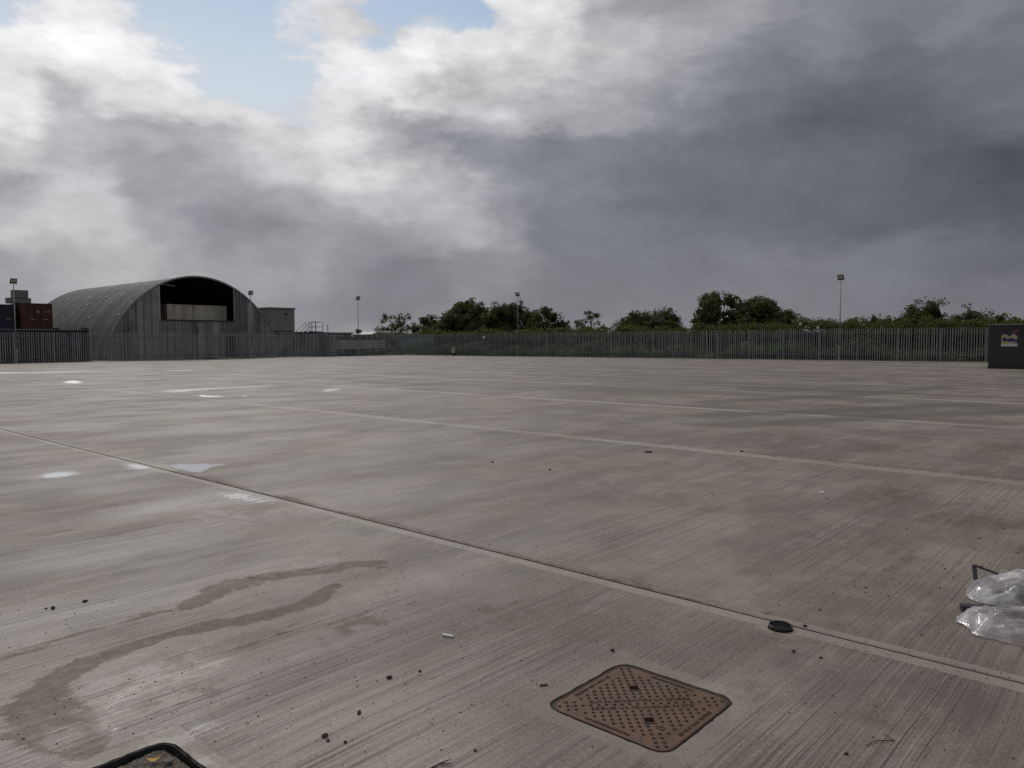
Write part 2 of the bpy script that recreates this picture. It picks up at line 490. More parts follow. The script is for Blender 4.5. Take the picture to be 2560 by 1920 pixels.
MUD2 = [(-4.02, 2.80, 0.055), (-3.86, 2.50, 0.132), (-3.87, 2.20, 0.132), (-3.95, 1.95, 0.132), (-4.0, 1.72, 0.088), (-3.97, 1.52, 0.110), (-3.95, 1.36, 0.121), (-3.90, 1.23, 0.143), (-3.82, 1.12, 0.154), (-3.72, 1.04, 0.187), (-3.60, 0.99, 0.220), (-3.45, 0.99, 0.264), (-3.28, 0.98, 0.220), (-3.12, 1.02, 0.154)]
MUD3 = [(-4.37, 1.90, 0.045), (-4.37, 1.73, 0.108), (-4.34, 1.62, 0.054), (-4.37, 1.47, 0.045), (-4.35, 1.23, 0.081), (-4.32, 1.04, 0.108), (-4.30, 0.85, 0.117), (-4.2, 0.6, 0.090)]
def stains(uu, vv):
    mud = np.maximum.reduce([seg_field(uu, vv, MUD1, .1) * 1.25, seg_field(uu, vv, MUD2, .1) * 1.25, seg_field(uu, vv, MUD3, .1) * .85,
                             blob(uu, vv, -4.12, 3.28, .10, .22, .75), blob(uu, vv, -3.3, 1.45, .40, .5, .62), blob(uu, vv, -3.6, 1.9, .25, .7, .5), blob(uu, vv, -3.35, 2.5, .45, .9, .55),
                             blob(uu, vv, -2.95, 3.1, .5, .8, .55), blob(uu, vv, -3.05, 1.75, .16, .34, .45), blob(uu, vv, -2.7, 1.5, .14, .3, .42),
                             blob(uu, vv, -2.55, 2.3, .18, .5, .34), blob(uu, vv, -2.2, 2.8, .08, .5, .38), blob(uu, vv, -2.05, 3.8, .10, .10, .7),
                             blob(uu, vv, -3.1, 3.6, .5, .35, .38), blob(uu, vv, -6.9, 2.1, .22, .5, .5), blob(uu, vv, -1.75, 4.12, .14, .06, .8)])
    mud = np.maximum(mud, (np.clip(1 - np.abs(vv - 9.95) / 0.45, 0, 1)) * np.clip((uu + 7) / 3, 0, 1) * 0.62)
    rust = np.maximum.reduce([blob(uu, vv, -2.2, 8.2, .55, 1.5, .8), blob(uu, vv, -1.3, 7.4, .8, .6, .8), blob(uu, vv, -1.45, 5.75, .22, .8, .7), blob(uu, vv, -1.62, 5.2, .15, .35, .6),
                              blob(uu, vv, -4.2, 9.0, .7, .5, .6), blob(uu, vv, -3.3, 11.6, .6, 1.0, .9), blob(uu, vv, -1.9, 12.6, .7, 1.6, .9), blob(uu, vv, -4.6, 12.0, .5, .8, .6),
                              blob(uu, vv, -0.75, 6.6, .35, .9, 1.0), blob(uu, vv, -0.9, 3.25, .16, .3, .6), blob(uu, vv, -1.4, 3.15, .14, .3, .6), blob(uu, vv, -2.35, 3.2, .35, .5, .5),
                              blob(uu, vv, -0.55, 5.2, .25, .6, .5), blob(uu, vv, -6.5, 12.8, .4, 1.2, .5), blob(uu, vv, -0.9, 4.35, .12, .25, .55), blob(uu, vv, -2.9, 6.8, .4, .8, .3)])
    tr = [[(-7.5, 14.2), (-5.5, 17.5), (-3.8, 21.0)], [(-6.2, 13.0), (-4.4, 16.6), (-2.5, 19.5)], [(-9.0, 17.5), (-7.0, 22.5), (-6.0, 28.0)], [(-6.0, 7.8), (-4.5, 6.6), (-3.6, 6.3)], [(-7.6, 8.8), (-7.3, 6.5), (-7.9, 4.3)]]
    dark = np.maximum.reduce([seg_field(uu, vv, t, .9) * 1.1 for t in tr[:3]] + [seg_field(uu, vv, t, .25) * .45 for t in tr[3:]] +
                             [blob(uu, vv, -13.5, 20.5, 5.5, 3.5, 1.0), blob(uu, vv, -9.0, 24.0, 5, 4, .9), blob(uu, vv, -18, 27, 9, 4, .7), blob(uu, vv, -24, 36, 12, 6, .6),
                              blob(uu, vv, -12, 33, 8, 5, .6), blob(uu, vv, -4.6, 11.0, .5, 1.4, .55), blob(uu, vv, -3.5, 11.0, .5, 1.0, .5), blob(uu, vv, -7.6, 5.6, .25, .6, .5),
                              blob(uu, vv, -5.1, 3.75, .5, .35, .75), blob(uu, vv, -4.2, 3.65, .4, .4, .55), blob(uu, vv, -1.15, 3.45, .2, .45, .8), blob(uu, vv, -0.62, 3.6, .12, .4, 1.0),
                              blob(uu, vv, -1.4, 3.6, .12, .3, .8), blob(uu, vv, -0.9, 3.65, .5, .3, .5), blob(uu, vv, -2.45, 3.65, .5, .25, .6), blob(uu, vv, -1.9, 3.55, .1, .3, .6)])
    wet = np.maximum.reduce([blob(uu, vv, -7.1, 3.85, .9, .5, 1.0), blob(uu, vv, -9.7, 4.0, 1.1, .5, .9), blob(uu, vv, -9.9, 3.0, .6, .6, .8), blob(uu, vv, -6.4, 3.3, 1.2, .6, .55),
                             blob(uu, vv, -24, 11.5, 5, 3, .7), blob(uu, vv, -20.5, 14.2, 2.5, 2, .7), blob(uu, vv, -44, 13, 6, 4, .8), blob(uu, vv, -33, 11, 4, 2, .7),
                             blob(uu, vv, -5.0, 3.75, .6, .4, .9), blob(uu, vv, -2.9, 1.25, .7, .6, .45), blob(uu, vv, -1.75, 3.5, .35, .45, .6), blob(uu, vv, -3.95, 1.6, .9, .9, .35),
                             blob(uu, vv, -2.4, 5.6, .8, 1.2, .45), blob(uu, vv, -3.55, 1.45, .75, .9, .6), blob(uu, vv, -3.2, 1.0, .5, .45, .6), blob(uu, vv, -2.3, 1.3, .6, .5, .5), blob(uu, vv, -1.95, 3.3, .3, .35, .6), blob(uu, vv, -4.5, 2.9, .5, .9, .5)])
    return mud, rust, dark, wet

def glines(a, b, step, extra):
    n = max(1, int(round((b - a) / step)))
    g = [a + (b - a) * i / n for i in range(n + 1)]
    for e in extra:
        if a < e < b: g.append(e)
    g.sort()
    out = [g[0]]
    for q in g[1:]:
        if q - out[-1] > 0.0015: out.append(q)
    out[-1] = b
    return out
def slab(u0, u1, v0, v1, parent, near=False, holes=(), m_lo=0.09, m_hi=0.055, edge_v=None, k=1.0):
    """one cast slab as its own mesh; holes = [(block u0,u1,v0,v1, loop of uv points)]"""
    G = 0.011 if v0 < 9 else 0.014
    u0 += G; u1 -= G; v0 += G; v1 -= G
    ex_v = [v0 + .008, v1 - .008, v0 + m_hi, v0 + m_hi + .012, v1 - m_lo, v1 - m_lo - .012]
    ex_u = [u0 + .008, u1 - .008]
    gu = []
    if near:
        a = max(u0, -13.0); bq = min(u1, 2.0)
        if u0 < a: gu += glines(u0, a, 0.5, ex_u)
        gu += glines(a, bq, 0.055 * k, ex_u)
        if u1 > bq: gu += glines(bq, u1, 0.5, ex_u)
        gv = glines(v0, v1, 0.055 * k, ex_v)
    else:
        gu = glines(u0, u1, 0.4, ex_u); gv = glines(v0, v1, 0.4, ex_v)
    for h in holes:
        gu += [h[0], h[1], h[0] - .05, h[1] + .05]; gv += [h[2], h[3], h[2] - .05, h[3] + .05]
    def clean(g, lo, hi, keep):
        g = sorted(q for q in g if lo <= q <= hi)
        out = []
        for q in g:
            if out and q - out[-1] < 0.0015:
                if any(abs(q - c) < 1e-6 for c in keep): out[-1] = q
                continue
            out.append(q)
        return out
    kp_u = [q for h in holes for q in h[:2]] + [u0, u1]; kp_v = [q for h in holes for q in h[2:4]] + [v0, v1]
    gu = clean(gu, u0, u1, kp_u); gv = clean(gv, v0, v1, kp_v)
    U, V = np.meshgrid(gu, gv, indexing='ij')
    nu, nv = U.shape
    uu, vv = U.ravel(), V.ravel()
    if edge_v:     # last bay: its far edge follows the fence
        vv = np.where(vv > v1 - 1e-6, edge_v(uu), v0 + (vv - v0) / (v1 - v0) * (edge_v(uu) - v0))
    zz = np.zeros_like(uu)
    onedge = (uu < u0 + 1e-4) | (uu > u1 - 1e-4) | (vv < v0 + 1e-4) | (V.ravel() > v1 - 1e-4)
    zz[onedge] = -0.005
    vo = V.ravel()
    trow = ((vo > v1 - m_lo - .001) | (vo < v0 + m_hi + .001)).astype(float)
    fs = []
    def inhole(i, j):
        uc = (gu[i] + gu[i + 1]) / 2; vc = (gv[j] + gv[j + 1]) / 2
        return any(h[0] < uc < h[1] and h[2] < vc < h[3] for h in holes)
    for i in range(nu - 1):
        for j in range(nv - 1):
            if holes and inhole(i, j): continue
            a = i * nv + j
            fs.append((a, a + nv, a + nv + 1, a + 1))
    vs = [(x, y, z) for x, y, z in zip(uu, vv, zz)]
    trow = list(trow)
    for h in holes:
        iu = [i for i, q in enumerate(gu) if h[0] - 1e-6 <= q <= h[1] + 1e-6]
        jv = [j for j, q in enumerate(gv) if h[2] - 1e-6 <= q <= h[3] + 1e-6]
        ring = [iu[0] * nv + j for j in jv] + [i * nv + jv[-1] for i in iu[1:]] + [iu[-1] * nv + j for j in reversed(jv[:-1])] + [i * nv + jv[0] for i in reversed(iu[1:-1])]
        for q in ring: trow[q] = max(trow[q], .75)
        k0 = len(vs)
        loop = h[4]
        vs += [(x, y, 0.0) for x, y in loop]; trow += [1.0 if len(loop) == 28 else .75] * len(loop)
        idx = ring + list(range(k0, k0 + len(loop)))
        tri = tessellate_polygon([[Vector(vs[q]) for q in ring], [Vector(vs[q]) for q in range(k0, k0 + len(loop))]])
        for t in tri:
            a, b2, c = (Vector(vs[idx[q]]) for q in t)
            n = (b2 - a).cross(c - a).z
            if abs(n) < 1e-10: continue
            fs.append(tuple(idx[q] for q in (t if n > 0 else t[::-1])))
        k1 = len(vs)                                     # hole wall
        vs += [(x, y, -0.06) for x, y in loop]; trow += [1.0] * len(loop)
        m_ = len(loop)
        for q in range(m_):
            fs.append((k0 + q, k0 + (q + 1) % m_, k1 + (q + 1) % m_, k1 + q))
    # side walls
    rim = [i * nv for i in range(nu)] + [(nu - 1) * nv + j for j in range(1, nv)] + [i * nv + nv - 1 for i in range(nu - 2, -1, -1)] + [j for j in range(nv - 2, 0, -1)]
    k2 = len(vs)
    for q in rim:
        vs.append((vs[q][0], vs[q][1], -0.06)); trow.append(1.0)
    m_ = len(rim)
    for q in range(m_):
        fs.append((rim[q], k2 + q, k2 + (q + 1) % m_, rim[(q + 1) % m_]))
    me = bpy.data.meshes.new('concrete_slab')
    me.from_pydata(vs, [], fs)
    A = np.array(vs)
    mud, rust, dark, wet = stains(A[:, 0], A[:, 1])
    trow = np.array(trow, dtype=float)
    if holes:
        for cu, cv, hf, rr_ in (MH1, MH2):
            d_ = np.maximum(np.abs(A[:, 0] - cu), np.abs(A[:, 1] - cv)) - hf
            trow = np.maximum(trow, np.clip(1.15 - d_ / .13, 0, .75))
        d_ = np.hypot(A[:, 0] - PIPE[0], A[:, 1] - PIPE[1]) - .06
        trow = np.maximum(trow, np.clip(1.1 - d_ / .12, 0, .75))
    if v0 < 2: bkk = np.full(len(vs), 1.0)
    elif v0 < 6: bkk = np.clip(0.62 + 0.0 * A[:, 0], 0, 1)
    else: bkk = np.full(len(vs), 0.45)
    c1 = me.color_attributes.new('stain', 'FLOAT_COLOR', 'POINT')
    c2 = me.color_attributes.new('finish', 'FLOAT_COLOR', 'POINT')
    o1 = np.ones((len(vs), 4)); o1[:, 0] = mud; o1[:, 1] = rust; o1[:, 2] = dark
    o2 = np.ones((len(vs), 4)); o2[:, 0] = trow; o2[:, 1] = wet; o2[:, 2] = bkk
    c1.data.foreach_set('color', o1.ravel()); c2.data.foreach_set('color', o2.ravel())
    me.materials.append(CONC)
    o = link_mesh('concrete_slab', me, None, parent)
    return o

def round_square(cu, cv, half, r, seg=6):
    pts = []
    for qx, qy, a0 in ((1, 1, 0), (-1, 1, 90), (-1, -1, 180), (1, -1, 270)):
        for i in range(seg + 1):
            t = R(a0 + 90.0 * i / seg)
            pts.append((cu + qx * (half - r) + r * math.cos(t), cv + qy * (half - r) + r * math.sin(t)))
    return pts
MH1 = (-1.705, 2.730, 0.290, 0.065)     # centre u,v, half side, corner radius
MH2 = (-2.640, 0.955, 0.292, 0.070)
PIPE = (-1.60, 3.950, 0.062)
def jag(loop, a=0.003):
    return [(x + random.uniform(-a, a), y + random.uniform(-a, a)) for x, y in loop]
def sub_loop(loop, step=0.03):
    out = []
    for i, p in enumerate(loop):
        q = loop[(i + 1) % len(loop)]
        d = math.hypot(q[0] - p[0], q[1] - p[1]); n = max(1, int(d / step))
        for t in range(n): out.append((p[0] + (q[0] - p[0]) * t / n, p[1] + (q[1] - p[1]) * t / n))
    return out
def hole_block(mh):
    cu, cv, h, r = mh
    g = h + 0.010
    return (cu - h - .07, cu + h + .07, cv - h - .07, cv + h + .07, jag(sub_loop(round_square(cu, cv, g, r + .012))))
pipe_hole = (PIPE[0] - .13, PIPE[0] + .13, PIPE[1] - .11, PIPE[1] + .072, [(PIPE[0] + .0655 * math.cos(2 * math.pi * i / 28), PIPE[1] + .0655 * math.sin(2 * math.pi * i / 28)) for i in range(28)])

yard = MB().box(-68.2, 16, -9, 66, -0.30, -0.035).obj('concrete_yard', JOINT, loc=(0, 0, 0), rz=YAW)
tag(yard, kind='structure')
UL = -67.55
def filler(u0, u1, v0, v1, top):
    MB().box(u0, u1, v0, v1, -.034, top).obj('joint_sealant', JOINT, yard)
far_v = lambda u: 60.05 + (u + 13.2) * (60.05 - 56.9) / (-13.2 + 67.9) - 0.05
bays = [(-8.0, -1.9, [UL, -40, -20, 0, 15]), (-1.9, 4.034, [UL, -44, -20.4, 15]), (4.034, 9.72, [UL, -43.9, -20.35, 15]), (9.72, 15.72, [UL, -44.35, -24.35, -0.2, 15]),
        (15.72, 21.8, [UL, -44.4, -20.6, 2, 15]), (21.8, 27.8, [UL, -41.6, -22, -2, 15]), (27.8, 33.8, [UL, -50, -30, -10, 15]), (33.8, 39.8, [UL, -44, -24, -4, 15]),
        (39.8, 45.8, [UL, -50, -30, -10, 15]), (45.8, 51.8, [UL, -44, -24, -4, 15]), (51.8, 57.0, [UL, -50, -30, -10, 15])]
for bi, (v0, v1, us) in enumerate(bays):
    for a, b in zip(us[:-1], us[1:]):
        near = (bi in (1, 2, 3)) and a < -1 and b > -13
        kk = {1: 1.0, 2: 1.8, 3: 3.0}.get(bi, 1)
        holes = [hole_block(MH1), hole_block(MH2), pipe_hole] if (bi == 1 and near) else ()
        slab(a, b, v0, v1, yard, near, holes, m_lo=(0.10 if bi == 1 else 0.11), m_hi=(0.06 if bi < 3 else .14), edge_v=(far_v if bi == 10 else None), k=kk)

for bi, (v0, v1, us) in enumerate(bays):
    if bi: filler(UL, 15, v0 - .0105 if v0 < 9 else v0 - .0135, v0 + .0105 if v0 < 9 else v0 + .0135, -.012)
    for q in us[1:-1]: filler(q - .0108 if v0 < 9 else q - .0135, q + .0108 if v0 < 9 else q + .0135, v0 + .03, v1 - .03, -.012)

# far ground: rough grass out to the horizon
m, k, b = new_mat('rough_grass_ground')
g = k.new('ShaderNodeNewGeometry').outputs['Position']
c = k.mix(k.mr(k.noise(g, 0.8, 6, 0.7), 0.35, 0.65), (0.045, 0.055, 0.022, 1), (0.11, 0.10, 0.06, 1))
k.l.new(c, b.inputs['Base Color']); b.inputs['Roughness'].default_value = 0.95
GRASS = m
gm = MB(); gm.add([(-3000, -3000, -0.32), (3000, -3000, -0.32), (3000, 3000, -0.32), (-3000, 3000, -0.32)], [(0, 1, 2, 3)])
tag(gm.obj('ground', GRASS), kind='structure')
# strips of ground behind the two fences, level with the yard
gs = MB()
p = [lf(-14, 0.06, -.01), lf(12.98, 0.06, -.01), lf(12.98, 80, -.01), lf(-14, 80, -.01)]
gs.add(p, [(0, 1, 2, 3)])
GRAV = simple('dusty_hardstanding', (0.16, 0.14, 0.125), 0.9, var=0.3, scale=1.2, dirt=(0.07, 0.075, 0.03), dirt_amt=0.6)
me = gs.mesh('compound_ground'); o = link_mesh('compound_ground', me, GRAV); tag(o, kind='structure')
gs = MB(); gs.add([rf(-60, 0.08, -.014), rf(70, 0.08, -.014), rf(70, 60, -.014), rf(-60, 60, -.014)], [(0, 1, 2, 3)])
o = gs.obj('verge', GRASS); tag(o, kind='structure')

# ------------------------------------------------------------------ puddles
def puddle_mat(name, rough, speck, th=(0.12, 0.24), tone=.8):
    m = bpy.data.materials.new(name); m.use_nodes = True
    k = N(m.node_tree); k.n.clear()
    P = k.new('ShaderNodeNewGeometry').outputs['Position']
    gl = k.new('ShaderNodeBsdfGlossy'); gl.inputs['Roughness'].default_value = rough; gl.inputs['Color'].default_value = (1, 1, 1, 1)
    tr = k.new('ShaderNodeBsdfTransparent'); tr.inputs[0].default_value = (0.86, 0.84, 0.82, 1)
    fr = k.new('ShaderNodeFresnel'); fr.inputs[0].default_value = 1.33
    bp = k.new('ShaderNodeBump'); bp.inputs['Strength'].default_value = 0.25; bp.inputs['Distance'].default_value = 0.002
    k.l.new(k.noise(P, 25, 3), bp.inputs['Height']); k.l.new(bp.outputs[0], gl.inputs['Normal']); gl.inputs['Color'].default_value = (tone, tone, tone * 1.02, 1); k.l.new(bp.outputs[0], fr.inputs['Normal'])
    f = fr.outputs[0]
    at = k.new('ShaderNodeAttribute'); at.attribute_name = 'edge'
    u = k.vm('DOT_PRODUCT', P, tuple(UD), out=1); v = k.vm('DOT_PRODUCT', P, tuple(VD), out=1)
    br = k.noise(k.xyz(k.m('MULTIPLY', u, 30), k.m('MULTIPLY', v, 3.0), 0.0), 1.0, 4, 0.6)
    nn = k.m('ADD', k.m('MULTIPLY', k.m('SUBTRACT', k.noise(P, 30, 5, 0.75), 0.5), speck), k.m('MULTIPLY', k.m('SUBTRACT', br, 0.5), speck))
    mask = k.mr(k.m('ADD', at.outputs['Fac'], nn), *th)
    f = k.m('MULTIPLY', f, mask)
    mx = k.new('ShaderNodeMixShader')
    k.l.new(f, mx.inputs[0]); k.l.new(tr.outputs[0], mx.inputs[1]); k.l.new(gl.outputs[0], mx.inputs[2])
    clear = k.new('ShaderNodeBsdfTransparent')
    mx2 = k.new('ShaderNodeMixShader')
    k.l.new(mask, mx2.inputs[0]); k.l.new(clear.outputs[0], mx2.inputs[1]); k.l.new(mx.outputs[0], mx2.inputs[2])
    ou = k.new('ShaderNodeOutputMaterial'); k.l.new(mx2.outputs[0], ou.inputs[0])
    return m
WATER = puddle_mat('standing_water', 0.22, 0.9, (0.08, 0.30), .74)
WATERF = puddle_mat('far_standing_water', 0.30, 1.1, (0.10, 0.34), .78)
WATER2 = puddle_mat('broken_water_film', 0.25, 1.7, (0.18, 0.45), .75)
WATER3 = puddle_mat('speckled_damp_film', 0.3, 2.2, (0.52, 0.75), .55)
def smooth_poly(pts, it=2):
    for _ in range(it):
        q = []
        for i, a in enumerate(pts):
            b = pts[(i + 1) % len(pts)]
            q += [(a[0] * .75 + b[0] * .25, a[1] * .75 + b[1] * .25), (a[0] * .25 + b[0] * .75, a[1] * .25 + b[1] * .75)]
        pts = q
    return pts
def puddle(pts, mat):
    pts = smooth_poly(pts)
    cu = sum(p[0] for p in pts) / len(pts); cv = sum(p[1] for p in pts) / len(pts)
    vs, fs, ed = [(0, 0, 0)], [], [1.0]
    rings = (0.3, 0.6, 0.85, 1.0)
    n = len(pts)
    for r in rings:
        for x, y in pts:
            vs.append(((x - cu) * r, (y - cv) * r, 0)); ed.append(1.0 - r)
    for i in range(n):
        fs.append((0, 1 + i, 1 + (i + 1) % n))
        for j in range(3):
            a = 1 + j * n + i; b_ = 1 + j * n + (i + 1) % n
            fs.append((a, a + n, b_ + n, b_))
    me = bpy.data.meshes.new('puddle'); me.from_pydata(vs, [], fs)
    at = me.attributes.new('edge', 'FLOAT', 'POINT'); at.data.foreach_set('value', ed)
    me.materials.append(mat)
    o = link_mesh('puddle', me, None, None, uv(cu, cv, 0.0035), YAW)
    tag(o, kind='structure')
P1 = [(-9.65, 4.12), (-9.67, 4.335), (-9.547, 4.432), (-9.423, 4.586), (-9.251, 4.636), (-9.0, 4.85), (-9.008, 4.561), (-8.908, 4.421), (-8.727, 4.30), (-8.60, 4.12), (-8.94, 4.10), (-9.281, 4.10)]
P2 = [(-10.125, 3.83), (-10.15, 3.95), (-9.996, 4.03), (-9.717, 4.03), (-9.457, 4.02), (-9.35, 3.90), (-9.514, 3.78), (-9.802, 3.77)]
P3 = [(-10.0, 2.78), (-10.2, 3.04), (-10.1, 3.28), (-9.75, 3.32), (-9.55, 3.1), (-9.6, 2.82)]
P4 = [(-7.9, 3.72), (-7.6, 4.0), (-7.1, 4.02), (-6.4, 4.01), (-6.2, 3.80), (-6.8, 3.55), (-7.4, 3.5)]
P5 = [(-20.774, 13.987), (-21.478, 14.642), (-21.197, 15.18), (-20.482, 14.812), (-19.545, 13.571), (-19.646, 13.226)]
P6 = [(-32.2, 10.1), (-33.6, 10.6), (-34.9, 11.5), (-33.4, 11.2), (-32.0, 11.0), (-31.0, 10.3)]
P7 = [(-45.0, 10.2), (-44.3, 11.6), (-43.7, 14.2), (-43.6, 17.1), (-44.6, 17.5), (-45.2, 14.0), (-46.0, 12.3), (-47.8, 11.6), (-47.2, 10.2)]
P8 = [(-24.2, 9.95), (-23.3, 9.95), (-23.05, 10.25), (-23.6, 10.9), (-24.0, 12.2), (-24.1, 13.6), (-23.9, 15.0), (-24.35, 15.2), (-24.55, 13.2), (-24.9, 11.5), (-24.9, 10.4)]
P9 = [(-21.3, 10.2), (-22.1, 10.6), (-21.2, 10.5), (-20.5, 10.9), (-20.3, 10.2), (-20.8, 10.1)]
P10 = [(-20.191, 10.826), (-20.504, 11.282), (-20.167, 11.312), (-19.814, 10.901)]
P11 = [(-34.5, 9.4), (-31, 9.55), (-26, 9.6), (-22, 9.62), (-22, 9.5), (-27, 9.45), (-31, 9.3)]
P12 = [(-30, 15.75), (-27, 15.8), (-24, 15.78), (-24, 15.98), (-27.5, 16.2), (-30, 16.0)]
P13 = [(-41.6, 17.4), (-41.2, 18.6), (-41.3, 20.4), (-41.9, 20.2), (-42.1, 18.4)]
for P_, w_ in ((P1, WATER), (P2, WATER2), (P3, WATER2), (P4, WATER3), (P5, WATER2), (P6, WATERF), (P7, WATERF), (P8, WATERF), (P9, WATERF), (P10, WATER2), (P12, WATER2), (P13, WATERF)):
    puddle(P_, w_)

# ------------------------------------------------------------------ materials of built things
GALV = simple('galvanised_steel', (0.26, 0.285, 0.29), 0.55, metal=0.35, var=0.15, scale=5)
GALV_D = simple('weathered_galvanised_steel', (0.22, 0.235, 0.24), 0.6, metal=0.3, var=0.2, scale=4)
m, k, b = new_mat('galvanised_pale_steel')
oi = k.new('ShaderNodeObjectInfo').outputs['Random']
gp = k.new('ShaderNodeNewGeometry').outputs['Position']
c_ = k.mix(oi, (0.27, 0.295, 0.295, 1), (0.41, 0.44, 0.437, 1))
c_ = k.mix(k.m('MULTIPLY', k.mr(k.noise(gp, 3.0, 5, .65), .5, .68), .5), c_, (0.13, 0.12, 0.105, 1))
k.l.new(c_, b.inputs['Base Color']); b.inputs['Metallic'].default_value = .35; b.inputs['Roughness'].default_value = .55
GALV_P = m
SHEET = simple('weathered_corrugated_sheet', (0.215, 0.228, 0.238), 0.62, metal=0.25, var=0.22, scale=0.9, dirt=(0.10, 0.085, 0.075), dirt_amt=0.55, streak=True)
SHEET_L = simple('paler_corrugated_sheet', (0.29, 0.303, 0.312), 0.6, metal=0.25, var=0.2, scale=0.9, dirt=(0.12, 0.10, 0.09), dirt_amt=0.5, streak=True)
SHEET_D = simple('darker_corrugated_sheet', (0.145, 0.153, 0.162), 0.62, metal=0.2, var=0.22, scale=0.9, dirt=(0.09, 0.07, 0.06), dirt_amt=0.6, streak=True)
ROOF = simple('weathered_roof_sheet', (0.098, 0.090, 0.092), 0.7, metal=0.1, var=0.3, scale=0.7, dirt=(0.065, 0.056, 0.050), dirt_amt=0.7)
ROOF2 = simple('weathered_roof_sheet_paler', (0.135, 0.130, 0.132), 0.7, metal=0.1, var=0.3, scale=0.7, dirt=(0.10, 0.08, 0.065), dirt_amt=0.6)
PATCH = simple('pale_repair_patch', (0.52, 0.52, 0.52), 0.6, var=0.15)
BLACK = simple('black_void_shade', (0.012, 0.012, 0.013), 0.9)  # plain black standing in for the shade inside openings and hollows
CREAM = simple('cream_container_paint', (0.60, 0.565, 0.48), 0.6, var=0.1, scale=1.5, dirt=(0.20, 0.12, 0.06), dirt_amt=0.7, streak=True)
RED = simple('dull_red_container_paint', (0.070, 0.018, 0.016), 0.6, var=0.25, scale=1.2, dirt=(0.06, 0.03, 0.02), dirt_amt=0.6, streak=True)
RED_S = simple('faded_red_brown_container_paint', (0.085, 0.036, 0.030), 0.65, var=0.2, scale=1.2, dirt=(0.10, 0.06, 0.04), dirt_amt=0.6, streak=True)
NAVY = simple('navy_container_paint', (0.012, 0.014, 0.030), 0.5, var=0.25, scale=1.2)
DKGREY = simple('dark_grey_cabin_paint', (0.028, 0.030, 0.038), 0.5, var=0.15, scale=0.8)
GREYP = simple('grey_cabin_panel', (0.20, 0.195, 0.195), 0.7, var=0.08, scale=0.8, dirt=(0.12, 0.11, 0.10), dirt_amt=0.4, streak=True)
BLUEGREY = simple('blue_grey_panel', (0.20, 0.235, 0.25), 0.65, var=0.12, scale=0.8, dirt=(0.10, 0.10, 0.10), dirt_amt=0.4, streak=True)
WHITE = simple('off_white_paint', (0.62, 0.62, 0.60), 0.5, var=0.06)
PALE = simple('pale_grey_paint', (0.40, 0.41, 0.41), 0.55, var=0.1, dirt=(0.2, 0.18, 0.15), dirt_amt=0.4)
DARK = simple('dark_steel', (0.035, 0.036, 0.04), 0.5, metal=0.3)
RUBBER = simple('rubber', (0.022, 0.022, 0.023), 0.85)
MAROON = simple('dark_maroon_panel', (0.075, 0.045, 0.052), 0.5, var=0.2)
RUSTY = simple('rusty_iron', (0.12, 0.075, 0.05), 0.75, var=0.3, scale=20)
GLASS = simple('dark_window_glass', (0.03, 0.035, 0.04), 0.08, spec=0.8)
GLASS_L = simple('pale_window_pane', (0.34, 0.40, 0.44), 0.3)  # pale blue grey panes

# ------------------------------------------------------------------ palisade fences
def pale_mesh():
    prof = [(-.034, 0), (-.022, .016), (-.008, .004), (.008, .004), (.022, .016), (.034, 0)]
    t = -.003
    zt = [2.30, 2.345, 2.40, 2.40, 2.345, 2.30]
    mb = MB()
    n = len(prof)
    vs = [(x, y, .05) for x, y in prof] + [(x, y, z) for (x, y), z in zip(prof, zt)] + [(x, y + t, .05) for x, y in prof] + [(x, y + t, z) for (x, y), z in zip(prof, zt)]
    fs = []
    for i in range(n - 1):
        fs.append((i, i + 1, n + i + 1, n + i))
        fs.append((2 * n + i + 1, 2 * n + i, 3 * n + i, 3 * n + i + 1))
        fs.append((n + i, n + i + 1, 3 * n + i + 1, 3 * n + i))
    fs.append((0, n, 3 * n, 2 * n)); fs.append((n - 1, 3 * n - 1, 4 * n - 1, 2 * n - 1))
    mb.add(vs, fs)
    return mb.mesh('pale')
PALE_ME = pale_mesh(); PALE_ME.materials.append(GALV_P)
def post_mesh():
    mb = MB()
    mb.box(-.03, .03, -.029, -.021, 0, 2.32).box(-.03, .03, .021, .029, 0, 2.32).box(-.003, .003, -.0205, .0205, 0, 2.319)
    mb.box(-.085, .085, -.055, .055, -.004, .006)
    return mb.mesh('post')
POST_ME = post_mesh(); POST_ME.materials.append(GALV)
def rail_mesh(L):
    mb = MB()
    mb.box(0, L, -.0225, -.0175, -.022, .023).box(0, L, -.017, .02, .018, .0228)
    return mb.mesh('rail')
BAY = 2.75
RAIL_ME = rail_mesh(BAY - .01); RAIL_ME.materials.append(GALV)
